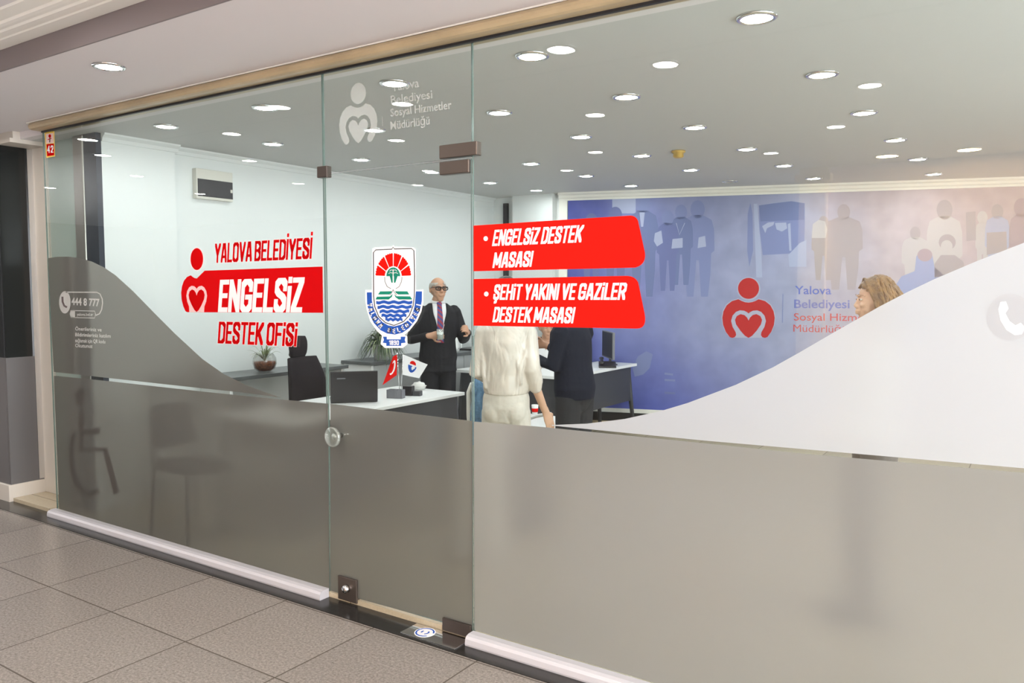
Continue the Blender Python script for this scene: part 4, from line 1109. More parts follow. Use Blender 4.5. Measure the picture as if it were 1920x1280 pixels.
def crescent(b, at):
    n = 24; c0 = (0.42, 0.5); vs = []
    for k in range(n):
        a0 = 2 * PI * (0.12 + 0.76 * k / n); a1 = 2 * PI * (0.12 + 0.76 * (k + 1) / n)
        def w_(a): return 0.02 + 0.16 * (0.5 - 0.5 * math.cos(a))
        b.poly([at(c0[0] + 0.27 * math.cos(a0), c0[1] + 0.30 * math.sin(a0)), at(c0[0] + 0.27 * math.cos(a1), c0[1] + 0.30 * math.sin(a1)),
                at(c0[0] + (0.27 - w_(a1)) * math.cos(a1), c0[1] + (0.30 - w_(a1)) * math.sin(a1)), at(c0[0] + (0.27 - w_(a0)) * math.cos(a0), c0[1] + (0.30 - w_(a0)) * math.sin(a0))], 'white')
def mini(b, at):
    b.poly([at(0.45 + 0.14 * math.cos(a), 0.32 - 0.2 * math.sin(a)) for a in [PI * k / 10 for k in range(11)]], 'red')
    b.poly([at(0.45 + 0.2 * math.cos(a), 0.40 + 0.38 * math.sin(a)) for a in [PI * k / 12 for k in range(13)]], 'blue')
flag([(745.5, 664), (737, 668), (717, 722), (744, 703)], [(749, 732), (745.5, 660)], 'red', crescent, 0.012)
flag([(756.5, 664), (802, 683), (786, 709), (755, 702)], [(752, 732), (756.5, 660)], 'white', mini, 0.008)

# goldfish style bowl with a plant, on the console
t = thing('glass_bowl', 'round glass bowl with amber pebbles and a small plant on the console', 'bowl', (-5.36, 4.36, ZF + 0.89))
b = MB(); b.lathe([(0.0, 0.0), (0.05, 0.002), (0.082, 0.025), (0.098, 0.07), (0.093, 0.115), (0.07, 0.15), (0.067, 0.152), (0.088, 0.115), (0.093, 0.07), (0.078, 0.028), (0.0, 0.006)], 'bowlglass', n=28); b.build('bowl', t)
b = MB(); b.lathe([(0.0, 0.008), (0.05, 0.008), (0.076, 0.03), (0.090, 0.07), (0.088, 0.085), (0.0, 0.088)], 'liquid', n=24); b.build('pebbles', t)
b = MB(); rnd = random.Random(5)
def blade(b, base, az, ln, rise, droop, wd, mt, seg=7):
    pts = []
    for k in range(seg + 1):
        s_ = k / seg; r_ = ln * (s_ ** 0.9); z_ = rise * math.sin(min(1, s_ * 1.25) * PI / 2) - droop * s_ ** 2.2
        pts.append((Vector((base[0] + r_ * math.cos(az), base[1] + r_ * math.sin(az), base[2] + z_)), wd * (1 - s_ ** 1.5) * (0.5 + min(1, 3 * s_) * 0.5) + 0.0006))
    sd = Vector((-math.sin(az), math.cos(az), 0)); vs = []; fs = []
    for p_, w_ in pts: vs += [p_ + sd * w_, p_ - Vector((0, 0, w_ * 0.5)), p_ - sd * w_]
    for k in range(seg):
        fs += [[3 * k, 3 * k + 1, 3 * k + 4, 3 * k + 3], [3 * k + 1, 3 * k + 2, 3 * k + 5, 3 * k + 4]]
    b.add(vs, fs, mt, True)
for k in range(26): blade(b, (0, 0, 0.09), rnd.uniform(0, 2 * PI), rnd.uniform(0.04, 0.15), rnd.uniform(0.08, 0.17), rnd.uniform(0, 0.06), 0.006, 'leaf_pale')
b.build('plant', t, fix=False)

# spider plant
t = thing('potted_plant', 'bushy spider plant with long arching leaves beside the left wall', 'plant', (-5.33, 5.74, ZF + 0.89))
b = MB(); b.lathe([(0.0, 0.0), (0.075, 0.0), (0.095, 0.13), (0.10, 0.135), (0.10, 0.15), (0.088, 0.15), (0.085, 0.13), (0.0, 0.125)], 'pot', n=24); b.build('pot', t)
b = MB(); rnd = random.Random(11)
for k in range(230):
    q = rnd.random()
    blade(b, (rnd.uniform(-.03, .03), rnd.uniform(-.03, .03), 0.13), rnd.uniform(0, 2 * PI), 0.06 + 0.22 * q, rnd.uniform(0.05, 0.24 - 0.08 * q), rnd.uniform(0.05, 0.12) + 0.24 * q * q, 0.009, 'leaf' if rnd.random() < 0.72 else 'leaf_pale', 8)
b.v = [(max(v[0], -0.255), v[1], max(v[2], 0.006) if v[0] < 0.21 else v[2]) for v in b.v]
b.build('foliage', t, fix=False)

# wall panel
def onx(px, py, x):
    d_ = ray(px, py); return CAM + d_ * (x / d_.x)
a0 = onx(360, 320, XL); a1 = onx(430, 377, XL)
t = thing('wall_panel', 'cream box with a black front mounted high on the left wall', 'wall box', (XL, (a0.y + a1.y) / 2, a1.z - 0.01))
h = (a1.y - a0.y) / 2
b = MB(); b.box(0, 0.05, -h, h, 0, 0.235, 'cream', 0.004); b.build('case', t)
b = MB(); b.box(0.05, 0.056, -h + 0.012, h - 0.006, 0.02, 0.155, 'black', 0.002); b.build('front_cover', t)
b = MB(); b.box(0.056, 0.06, h - 0.03, h - 0.012, 0.07, 0.095, 'cream', 0.001); b.build('catch', t)

# white framed visitor chair with denim jacket
t = thing('visitor_chair', 'visitor chair with white frame and black back between the desk and woman', 'chair', (-3.36, 5.02, ZF), PI)
b = MB()
for s_ in (-1, 1):
    b.tube([(s_ * 0.235, -0.22, 0.0), (s_ * 0.235, -0.2, 0.44), (s_ * 0.235, 0.19, 0.44), (s_ * 0.23, 0.215, 0.62), (s_ * 0.215, 0.235, 0.80), (s_ * 0.18, 0.243, 0.865), (s_ * 0.11, 0.245, 0.88), (0, 0.245, 0.882)], 0.016, 'whiteplastic', 10)
    b.tube([(s_ * 0.235, 0.19, 0.44), (s_ * 0.235, 0.26, 0.0)], 0.016, 'whiteplastic', 10)
b.build('frame', t)
b = MB(); b.box(-0.215, 0.215, -0.22, 0.19, 0.43, 0.475, 'mesh_black', 0.015); b.build('seat', t)
b = MB(); b.loft([(0, 0.205, 0.50), (0, 0.225, 0.68), (0, 0.24, 0.85)], [(0.205, 0.012), (0.20, 0.012), (0.16, 0.012)], 'mesh_black', n=20, side=(1, 0, 0), round_ends=False); b.build('backrest', t)
for s_ in (-1, 1):
    b = MB(); b.tube([(s_ * 0.235, 0.18, 0.62), (s_ * 0.27, 0.05, 0.64), (s_ * 0.27, -0.15, 0.63), (s_ * 0.24, -0.19, 0.46)], 0.014, 'whiteplastic', 10); b.build('armrest', t)
b = MB(); vs = []; fs = []; nx, nz = 12, 14
prof = [(0.262, 0.42), (0.268, 0.55), (0.272, 0.68), (0.272, 0.80), (0.268, 0.89), (0.245, 0.91), (0.215, 0.885), (0.20, 0.78), (0.185, 0.66), (0.17, 0.56)]
for sd in (0.0, 0.006):
    for j, (y_, z_) in enumerate(prof):
        for i in range(nx + 1):
            x_ = 0.01 + 0.15 * i / nx; wv = 0.008 * math.sin(i * 1.7 + j * 0.8)
            vs.append((x_ + 0.01 * math.sin(j * 1.3), y_ + wv + sd * (1 if j < 5 else -1), z_ + 0.012 * math.sin(i * 0.9)))
N1 = (nx + 1) * len(prof)
for j in range(len(prof) - 1):
    for i in range(nx):
        a = j * (nx + 1) + i; fs += [[a, a + 1, a + nx + 2, a + nx + 1], [N1 + a, N1 + a + nx + 1, N1 + a + nx + 2, N1 + a + 1]]
b.add(vs, fs, 'jeans', True)
o = b.build('denim_jacket'); o.location = (-3.36, 5.02, ZF); o.rotation_euler = (0, 0, PI); tag(o, 'blue denim jacket draped over the white framed chair back', 'jacket')

# low white table with a small packet
t = thing('coffee_table', 'low pale grey table with dark legs behind the woman in cream', 'table', (-3.70, 5.90, ZF))
b = MB(); b.box(-0.40, 0.40, -0.27, 0.27, 0.40, 0.43, 'desk_white', 0.004); b.build('table_top', t)
for sx in (-1, 1):
    for sy in (-1, 1):
        b = MB(); b.box(sx * 0.36 - 0.015, sx * 0.36 + 0.015, sy * 0.23 - 0.015, sy * 0.23 + 0.015, 0, 0.40, 'dgrey', 0.002); b.build('leg', t)
p = onz(1003, 776, ZF + 0.43)
t = thing('paper_cup', 'red and white paper cup on the low table', 'cup', (p.x, p.y, ZF + 0.43))
b = MB(); b.lathe([(0.0, 0.0), (0.024, 0.0), (0.032, 0.085), (0.030, 0.086), (0.022, 0.004), (0.0, 0.004)], 'whiteplastic', n=24); cu = b.build('cup_body', t)
b = MB(); b.lathe([(0.0268, 0.02), (0.0302, 0.055)], 'red', n=24); b.build('red_band', cu)

# far desk: monitor edge on, telephone, white jug and tray on the console
t = thing('monitor', 'black flat monitor seen edge-on at the right end of the far desk', 'monitor', (-3.93, 7.80, ZF + 0.752), math.atan2(0.833, -0.553) + 0.10)
b = MB(); b.box(-0.26, 0.26, -0.012, 0.014, 0.07, 0.36, 'greyplastic', 0.004); b.build('screen_case', t)
b = MB(); b.box(-0.25, 0.25, 0.014, 0.0155, 0.085, 0.35, 'black', 0.0); b.build('screen', t)
b = MB(); b.box(-0.03, 0.03, -0.03, -0.012, 0.01, 0.16, 'blackplastic', 0.003); b.box(-0.11, 0.11, -0.08, 0.08, 0, 0.012, 'blackplastic', 0.004); b.build('stand', t)
p = onz(1158, 686, ZF + 0.752)
t = thing('desk_telephone', 'black desk telephone beside the edge-on monitor', 'telephone', (-3.80, 7.52, ZF + 0.752), 0.5)
b = MB(); b.prism([(-0.09, 0.0), (0.09, 0.0), (0.09, 0.055), (-0.09, 0.02)], 'x', -0.09, 0.09, 'blackplastic'); b.build('body', t)
b = MB(); b.loft([(-0.06, -0.09, 0.055), (-0.06, -0.03, 0.07), (-0.06, 0.03, 0.08), (-0.06, 0.09, 0.085)], [(0.026, 0.018), (0.016, 0.012), (0.016, 0.012), (0.026, 0.018)], 'blackplastic', n=10); b.build('handset', t)
p = onx(856, 655, -5.33)
t = thing('white_jug', 'white jug with lid on the grey console behind the man', 'jug', (-5.33, 6.88, ZF + 0.89))
b = MB(); b.lathe([(0.0, 0.0), (0.055, 0.0), (0.06, 0.06), (0.05, 0.13), (0.052, 0.14), (0.0, 0.142)], 'whiteplastic', n=24); jb = b.build('jug_body', t)
b = MB(); b.lathe([(0.05, 0.142), (0.035, 0.155), (0.008, 0.16), (0.0, 0.175)], 'whiteplastic', n=20); b.build('lid', t)
b = MB(); b.tube([(0.055, 0.0, 0.12), (0.095, 0.0, 0.11), (0.095, 0.0, 0.05), (0.058, 0.0, 0.035)], 0.007, 'whiteplastic'); b.build('handle', t)
t = thing('coffee_maker', 'black kettle base and tray on the grey console right of the man', 'kettle', (-5.33, 7.30, ZF + 0.89))
b = MB(); b.box(-0.13, 0.13, -0.2, 0.2, 0, 0.02, 'blackplastic', 0.006); b.build('tray', t)
b = MB(); b.lathe([(0.0, 0.02), (0.07, 0.02), (0.075, 0.06), (0.06, 0.15), (0.02, 0.165), (0.0, 0.165)], 'dsteel', n=24, loc=(0, 0.03, 0)); b.tube([(0.0, -0.04, 0.05), (0, -0.09, 0.08), (0, -0.08, 0.15), (0, -0.02, 0.16)], 0.008, 'blackplastic'); b.build('kettle', t)

# ================================================================== PEOPLE
def add_head(b, c, yaw, pitch, s, mt, ears=True, soft=1.0):
    """skull, jaw, nose, lips, ears; face looks along local -y turned by yaw"""
    H = Matrix.Translation(c) @ Matrix.Rotation(yaw, 4, 'Z') @ Matrix.Rotation(pitch, 4, 'X') @ Matrix.Scale(s, 4)
    t = MB()
    def skull(q, n):
        q = q.copy()
        if n.z < 0: q.x *= 1 - 0.28 * (-n.z) ** 1.3
        if n.y < 0 and n.z < 0.2: q.y *= 0.94
        return q
    t.ball((0, 0.012, 0.018), (0.076, 0.096, 0.100), mt, 24, skull)
    t.loft([(0, -0.035, 0.0), (0, -0.05, -0.05), (0, -0.058, -0.092)], [(0.058, 0.05), (0.053, 0.045), (0.03, 0.024)], mt, n=16, side=(1, 0, 0))
    t.loft([(0, -0.082, 0.025), (0, -0.084 - .010 * soft, 0.0), (0, -0.092 - .016 * soft, -0.020), (0, -0.088 - .010 * soft, -0.028)], [0.008 * soft, 0.010 * soft, 0.013 * soft, 0.010 * soft], mt, n=10)
    for s_ in (-1, 1):
        t.ball((s_ * 0.010, -0.098, -0.026), (0.009, 0.009, 0.007), mt, 10)
        t.ball((s_ * 0.036, -0.074, -0.018), (0.02, 0.016, 0.016), mt, 12)
        t.loft([(s_ * 0.012, -0.088, 0.031), (s_ * 0.035, -0.083, 0.035), (s_ * 0.055, -0.066, 0.030)], [0.008 * soft, 0.008 * soft ** 2, 0.007 * soft], mt, n=8)
        if ears:
            t.ball((s_ * 0.077, 0.012, 0.0), (0.009, 0.019, 0.031), mt, 12)
    t.loft([(-0.024, -0.090, -0.050), (0, -0.098, -0.048), (0.024, -0.090, -0.050)], [0.005, 0.007, 0.005], mt, n=8)
    t.loft([(-0.020, -0.088, -0.060), (0, -0.096, -0.061), (0.020, -0.088, -0.060)], [0.005, 0.0075, 0.005], mt, n=8)
    b.add([H @ Vector(v) for v in t.v], t.f, mt, True)
    return H
def add_hand(b, wr, dirv, nv, mt, curl, side, s=1.0, spread=0.06):
    """palm plus five fingers; nv is the palm's facing, fingers curl towards it; side=+1 puts the thumb on dirv x nv"""
    dirv = Vector(dirv).normalized(); nv = Vector(nv); nv = (nv - dirv * nv.dot(dirv)).normalized(); sd = dirv.cross(nv) * side
    wr = Vector(wr)
    b.loft([wr - dirv * 0.02, wr + dirv * 0.02 * s, wr + dirv * 0.055 * s, wr + dirv * 0.085 * s], [(0.026, 0.020), (0.032 * s, 0.015), (0.040 * s, 0.014), (0.039 * s, 0.012)], mt, n=14, side=sd)
    for k, (off, ln) in enumerate(((0.030, 0.070), (0.010, 0.080), (-0.010, 0.074), (-0.029, 0.058))):
        p = wr + dirv * 0.088 * s + sd * off * s; pts = [p - dirv * 0.02]
        d_ = (dirv + sd * off * spread * 20).normalized(); a = 0
        for j, fr in enumerate((0.46, 0.30, 0.24)):
            a += curl[k][j] if isinstance(curl[k], (tuple, list)) else curl[k]
            dd = d_ * math.cos(a) + nv * math.sin(a)
            pts.append(p); p = p + dd * ln * fr * s
        pts.append(p)
        b.loft(pts, [0.0095 * s, 0.0092 * s, 0.0085 * s, 0.0078 * s, 0.0068 * s], mt, n=10)
    p = wr + dirv * 0.028 * s + sd * 0.028 * s
    t1 = (sd * 0.75 + dirv * 0.6 + nv * 0.35).normalized(); t2 = (sd * 0.25 + dirv * 0.85 + nv * 0.5).normalized()
    b.loft([p - sd * 0.012, p + t1 * 0.036 * s, p + t1 * 0.036 * s + t2 * 0.03 * s, p + t1 * 0.036 * s + t2 * 0.052 * s], [0.014 * s, 0.011 * s, 0.0095 * s, 0.008 * s], mt, n=10)
TORSO = [(0.86, .150, .105), (0.94, .163, .115), (1.02, .152, .108), (1.10, .145, .102), (1.20, .158, .110), (1.30, .170, .112), (1.375, .160, .098), (1.425, .105, .078), (1.46, .062, .060)]
def torso(b, mt, z0=0.0, grow=0.0, zmin=0, zmax=9, scale=(1, 1), lean=0.0, extra=()):
    pts = []; rad = []
    for (z, rx, ry) in list(extra) + TORSO:
        if z < zmin or z > zmax: continue
        pts.append((0, -(max(0, z - 0.95)) * lean, z - z0)); rad.append((rx * scale[0] + grow, ry * scale[1] + grow))
    b.loft(pts, rad, mt, n=24, side=(1, 0, 0), round_ends=not mt.startswith(('suit', 'navy', 'satin', 'shirt', 'cream'))); return pts, rad
def person(name, label, loc, rz, sc):
    t = thing(name, label, 'person', loc, rz); t.scale = (sc, sc, sc); return t
def arm(b, pts, rad, mt): b.loft(pts, rad, mt, n=14)
def legs(b, mt, rad, L=None, z_off=0.0):
    for s_ in (-1, 1):
        q = L[s_] if L else [(s_ * .085, 0, .90), (s_ * .095, -.012, .49), (s_ * .10, .02, .085)]
        b.loft(q, rad, mt, n=16)
def shoes(t, L=None, mt='black', dz=0.0):
    for s_ in (-1, 1):
        x, y, z = L[s_] if L else (s_ * .10, .02, 0.0)
        b = MB(); b.loft([(x, y + 0.055, z + 0.045), (x, y - 0.03, z + 0.045), (x + s_ * .01, y - 0.12, z + 0.032), (x + s_ * .012, y - 0.185, z + 0.026)], [(0.036, 0.045), (0.038, 0.045), (0.043, 0.030), (0.028, 0.022)], mt, n=14, side=(1, 0, 0)); b.build('shoe', t)
def feet(b, mt, L=None):
    for s_ in (-1, 1):
        x, y, z = L[s_] if L else (s_ * .10, .02, 0.0)
        b.loft([(x, y + 0.04, z + 0.045), (x, y - 0.08, z + 0.040), (x + s_ * .01, y - 0.16, z + 0.026)], [(0.028, 0.034), (0.034, 0.026), (0.024, 0.014)], mt, n=12, side=(1, 0, 0))
def hair_shell(t, H, mt, name='hair', front=0.02, low=-0.02, thick=0.010, top=True, horseshoe=False):
    """scalp cap between hairline and nape"""
    b = MB()
    bm = bmesh.new(); bmesh.ops.create_uvsphere(bm, u_segments=32, v_segments=20, radius=1)
    keep = []
    for f in bm.faces:
        c = f.calc_center_median(); y_, z_ = c.y, c.z
        ok = (z_ > -0.05 - 0.75 * max(0, y_)) and not (y_ < -0.25 and z_ < 0.52 - 0.5 * (abs(c.x))) and z_ > -0.62
        if y_ < 0.1 and z_ < 0.05: ok = False
        if horseshoe and z_ > 0.42: ok = False
        if not ok: keep.append(f)
    bmesh.ops.delete(bm, geom=keep, context='FACES')
    for v in bm.verts:
        n_ = v.co.copy(); q = Vector((n_.x * (0.076 + thick), n_.y * (0.096 + thick), n_.z * (0.100 + thick)))
        if n_.z < 0: q.x *= 1 - 0.28 * (-n_.z) ** 1.3
        v.co = q + Vector((0, 0.012, 0.018))
    r = bmesh.ops.extrude_face_region(bm, geom=list(bm.faces))
    for v in [g for g in r['geom'] if isinstance(g, bmesh.types.BMVert)]:
        v.co = Vector((0, 0.012, 0.018)) + (v.co - Vector((0, 0.012, 0.018))) * 0.90
    b.bm(bm, mt, H, True); return b.build(name, t)
def eyes(t, H, iris='soil'):
    b = MB()
    for s_ in (-1, 1):
        b.ball((s_ * 0.031, -0.080, 0.012), (0.010, 0.0080, 0.0048), 'whiteplastic', 12); b.ball((s_ * 0.031, -0.0862, 0.012), (0.006, 0.0036, 0.0046), iris, 10)
    b.v = [tuple(H @ Vector(v)) for v in b.v]; b.build('eyes', t)
def brows(t, H, mt, k=1.0):
    b = MB()
    for s_ in (-1, 1): b.loft([(s_ * 0.014, -0.095, 0.034), (s_ * 0.034, -0.090, 0.040), (s_ * 0.054, -0.073, 0.034)], [0.0025 * k, 0.003 * k, 0.002 * k], mt, n=8)
    b.v = [tuple(H @ Vector(v)) for v in b.v]; b.build('eyebrows', t)
def on_front(rings, x, z, off):
    """front surface of a torso made of rings"""
    pts, rad = rings
    for i in range(len(pts) - 1):
        z0, z1 = pts[i][2], pts[i + 1][2]
        if z0 <= z <= z1:
            u = (z - z0) / (z1 - z0); rx = rad[i][0] * (1 - u) + rad[i + 1][0] * u; ry = rad[i][1] * (1 - u) + rad[i + 1][1] * u; y0 = pts[i][1] * (1 - u) + pts[i + 1][1] * u
            return y0 - ry * math.sqrt(max(0.02, 1 - (x / rx) ** 2)) - off
    return 0
def front_patch(rings, z0, z1, hw, off, mt, thick=0.006, nz=14, nx=6, cx=None):
    b = MB(); vs = []; fs = []
    for sd in (0, 1):
        for j in range(nz + 1):
            z = z0 + (z1 - z0) * j / nz; w_ = hw(j / nz); c_ = cx(j / nz) if cx else 0
            for i in range(nx + 1):
                x = c_ + w_ * (-1 + 2 * i / nx); vs.append((x, on_front(rings, x, z, off - sd * thick), z))
    N1 = (nx + 1) * (nz + 1)
    for j in range(nz):
        for i in range(nx):
            a = j * (nx + 1) + i; fs += [[a, a + 1, a + nx + 2, a + nx + 1], [N1 + a, N1 + a + nx + 1, N1 + a + nx + 2, N1 + a + 1]]
        for i in (0, nx): a = j * (nx + 1) + i; fs.append([a, a + nx + 1, N1 + a + nx + 1, N1 + a])
    for i in range(nx):
        for j in (0, nz): a = j * (nx + 1) + i; fs.append([a, a + 1, N1 + a + 1, N1 + a])
    b.add(vs, fs, mt, True); return b

# ---- man in the dark suit, glasses, tie -----------------------------
def suit_man():
    t = person('person', 'grey haired man in dark suit, glasses and striped tie holding a glass', (-4.83, 5.98, ZF), R(48), 0.985)
    shR = [(-.165, .01, 1.375), (-.25, .02, 1.10), (-.125, -.235, 1.155)]
    shL = [(.165, .01, 1.375), (.255, .0, 1.10), (.245, -.245, 1.185)]
    b = MB(); torso(b, 'skin'); legs(b, 'skin', [.082, .052, .038]); feet(b, 'skin')
    for q in (shR, shL): arm(b, q, [.048, .038, .026], 'skin')
    b.loft([(0, .012, 1.40), (0, -.004, 1.50)], [.058, .056], 'skin', n=16)
    H = add_head(b, Vector((0, -.026, 1.588)), R(12), R(-2), 1.0, 'skin')
    add_hand(b, (-.118, -.242, 1.158), (0.95, -.20, 0.08), (.15, .75, -.05), 'skin', [(.35, .75, .6), (.4, .8, .6), (.4, .8, .6), (.45, .8, .6)], -1)
    add_hand(b, (.245, -.258, 1.19), (-.25, -.85, .35), (-.9, .15, -.1), 'skin', [(.5, .9, .6), (.6, 1.0, .7), (.7, 1.0, .7), (.8, 1.0, .7)], 1)
    b.remesh('body', t, 0.0045, 3)
    t2 = MB(); rings = torso(t2, 'suit', grow=.026, zmin=.80, zmax=1.47, extra=[(0.74, .168, .125), (0.80, .160, .118)])
    arm(t2, [(-.16, .01, 1.372), (-.255, .02, 1.10), (-.140, -.21, 1.15)], [.070, .060, .042], 'suit'); arm(t2, [(.16, .01, 1.372), (.262, 0, 1.10), (.248, -.215, 1.178)], [.070, .060, .042], 'suit')
    t2.remesh('suit_jacket', t, 0.008, 5)
    b = front_patch(rings, 1.08, 1.458, lambda u: 0.004 + 0.060 * min(1, u * 1.25) ** 0.8, 0.003, 'shirt'); b.build('shirt', t)
    b = MB(); b.loft([(0, .010, 1.435), (0, .0, 1.488)], [(.078, .078), (.066, .064)], 'shirt', n=20, round_ends=False); b.build('shirt_collar', t)
    b = front_patch(rings, 1.08, 1.43, lambda u: 0.036 - 0.014 * u, 0.009, 'tie'); b.loft([(0, on_front(rings, 0, 1.43, .008), 1.425), (0, on_front(rings, 0, 1.455, .002), 1.462)], [(.020, .012), (.026, .013)], 'tie', n=12, side=(1, 0, 0)); b.build('striped_tie', t)
    for s_ in (-1, 1):
        b = front_patch(rings, 1.09, 1.44, lambda u: 0.006 + 0.024 * math.sin(u * PI * .9 + .3), 0.007, 'suit', 0.008, cx=lambda u, s_=s_: s_ * (0.022 + 0.064 * min(1, u * 1.25) ** 0.8)); b.build('lapel', t)
    b = MB(); b.loft([(0, 0, .99), (0, 0, .86)], [(.168, .122), (.165, .12)], 'suit', n=20, side=(1, 0, 0)); legs(b, 'suit', [.100, .076, .066], {s_: [(s_ * .082, 0, .88), (s_ * .092, -.012, .49), (s_ * .10, .015, .07)] for s_ in (-1, 1)}); b.remesh('suit_trousers', t, 0.010, 4)
    shoes(t); hair_shell(t, H, 'hair_grey', thick=0.006, horseshoe=True); eyes(t, H); brows(t, H, 'hair_grey')
    g = MB()
    for s_ in (-1, 1):
        g.loft([(s_ * .008, -.106, .022), (s_ * .034, -.104, .027), (s_ * .062, -.094, .022)], [(.0065, .004)] * 3, 'blackplastic', n=8)
        ring = [(s_ * .035 + .028 * math.cos(a), -.104 + .006 * abs(math.cos(a)), .008 + .017 * math.sin(a)) for a in [2 * PI * k / 16 for k in range(17)]]
        g.tube(ring, 0.0042, 'blackplastic', 6); g.tube([(s_ * .063, -.094, .022), (s_ * .078, -.03, .02), (s_ * .08, .02, .012)], 0.003, 'blackplastic', 6)
        g.poly([(s_ * .035 + .026 * math.cos(2 * PI * k / 16), -.1035, .008 + .016 * math.sin(2 * PI * k / 16)) for k in range(16)], 'lens_tint')
    g.tube([(-.008, -.106, .016), (.008, -.106, .016)], 0.003, 'blackplastic', 6)
    g.v = [tuple(H @ Vector(v)) for v in g.v]; g.build('eyeglasses', t)
    return t
MT['tie'] = mat('tie_cloth', (0.20, 0.02, 0.05), 0.6)
nt = MT['tie'].node_tree
tc = nt.nodes.new('ShaderNodeTexCoord'); wv = nt.nodes.new('ShaderNodeTexWave'); wv.bands_direction = 'DIAGONAL'; wv.inputs['Scale'].default_value = 11
rp = nt.nodes.new('ShaderNodeValToRGB'); rp.color_ramp.interpolation = 'CONSTANT'; rp.color_ramp.elements[0].color = (0.30, 0.025, 0.05, 1); rp.color_ramp.elements[1].position = 0.5; rp.color_ramp.elements[1].color = (0.05, 0.05, 0.20, 1)
nt.links.new(tc.outputs['Object'], wv.inputs['Vector']); nt.links.new(wv.outputs['Fac'], rp.inputs['Fac']); nt.links.new(rp.outputs['Color'], nt.nodes['Principled BSDF'].inputs['Base Color'])
sm = suit_man()
# the glass in his hand
gp = sm.matrix_basis @ Vector((-.028, -.305, 1.12))
t = thing('drinking_glass', 'small glass of white drink held by the man in the suit', 'glass', gp)
b = MB(); b.lathe([(0.0, 0.0), (0.028, 0.0), (0.034, 0.10), (0.032, 0.10), (0.0265, 0.006), (0.0, 0.006)], 'clearplastic', n=24); b.build('tumbler', t)
b = MB(); b.lathe([(0.0, 0.007), (0.026, 0.007), (0.0308, 0.075), (0.0, 0.076)], 'whiteplastic', n=24); b.build('drink', t)
b = MB(); b.tube([(0.0, 0.0, 0.02), (0.05, 0.0, 0.145)], 0.0025, 'pink', 6); b.build('straw', t)

# ---- woman in cream seen from behind --------------------------------
def cream_woman():
    t = person('person', 'woman in cream satin blouse and cream trousers seen from behind', (-2.715, 4.02, ZF), R(202), 0.965)
    sR = [(-.145, .01, 1.365), (-.170, .03, 1.08), (-.235, -.06, .865)]     # her right arm: hangs on the photo's right
    sL = [(.145, .01, 1.365), (.175, .04, 1.09), (.12, -.18, 1.02)]
    b = MB(); torso(b, 'skin_fair', scale=(.76, .84)); legs(b, 'skin_fair', [.064, .052, .036]); feet(b, 'skin_fair')
    for q in (sR, sL): arm(b, q, [.044, .034, .023], 'skin_fair')
    b.loft([(0, .012, 1.40), (0, -.004, 1.50)], [.048, .048], 'skin_fair', n=16)
    H = add_head(b, Vector((0, -.02, 1.590)), R(-15), 0, 0.95, 'skin_fair')
    add_hand(b, (-.240, -.068, .855), (-.28, -.25, -.93), (.75, -.55, -.1), 'skin_fair', [(.15, .3, .25), (.25, .4, .3), (.3, .45, .3), (.4, .5, .3)], 1, .95)
    add_hand(b, (.12, -.20, 1.02), (-.8, -.5, .1), (.0, .5, -.6), 'skin_fair', [.4] * 4, 1, .95)
    b.remesh('body', t, 0.0045, 3)
    b = MB(); torso(b, 'satin', grow=.026, zmin=.97, zmax=1.44, scale=(.82, .95), extra=[(0.95, .128, .098), (0.975, .142, .112)])
    arm(b, [(-.138, .01, 1.362), (-.170, .03, 1.12), (-.188, .005, 1.02)], [.062, .054, .044], 'satin')
    arm(b, [(.138, .01, 1.362), (.180, .04, 1.10), (.145, -.10, 1.06)], [.062, .054, .044], 'satin')
    # cuffs and gathered folds
    for z_ in (1.06, 1.09, 1.13): b.loft([(-.188 + (z_ - 1.02) * .15, .008, z_ - .012), (-.188 + (z_ - 1.02) * .15, .01, z_ + .012)], [.053, .053], 'satin', n=14)
    for (xa, za, xb, zb) in ((-.13, 1.34, -.02, 1.08), (-.07, 1.34, .02, 1.06), (.12, 1.34, .05, 1.04), (.06, 1.33, .11, 1.06), (-.15, 1.25, -.09, 1.03), (.15, 1.22, .13, 1.02), (-.09, 1.30, -.12, 1.05)):
        b.loft([(xa * .9, .112 - abs(xa) * .25, za), ((xa + xb) * .45, .120 - abs(xa + xb) * .12, (za + zb) / 2), (xb * .9, .116 - abs(xb) * .22, zb)], [.012, .017, .013], 'satin', n=10)
    b.remesh('satin_blouse', t, 0.0065, 7)
    b = MB(); b.loft([(0, 0, 1.03), (0, .005, .95), (0, .012, .88)], [(.126, .104), (.150, .122), (.152, .124)], 'cream_cloth', n=22, side=(1, 0, 0))
    for s_ in (-1, 1): b.ball((s_ * .062, .050, .87), (.080, .078, .092), 'cream_cloth', 18)
    legs(b, 'cream_cloth', [.088, .076, .08], {s_: [(s_ * .070, .01, .86), (s_ * .088, -.005, .49), (s_ * .095, .015, .06)] for s_ in (-1, 1)})
    b.remesh('trousers', t, 0.007, 3)
    shoes(t, mt='cream_cloth'); hair_shell(t, H, 'hair_black', thick=0.014); eyes(t, H); brows(t, H, 'hair_black')
    b = MB(); b.loft([(0, .075, 1.63), (0, .105, 1.56), (0, .105, 1.50), (0, .095, 1.46)], [(.05, .03), (.06, .035), (.05, .03), (.03, .02)], 'hair_black', n=16, side=(1, 0, 0)); b.build('hair_tail', t)
cream_woman()

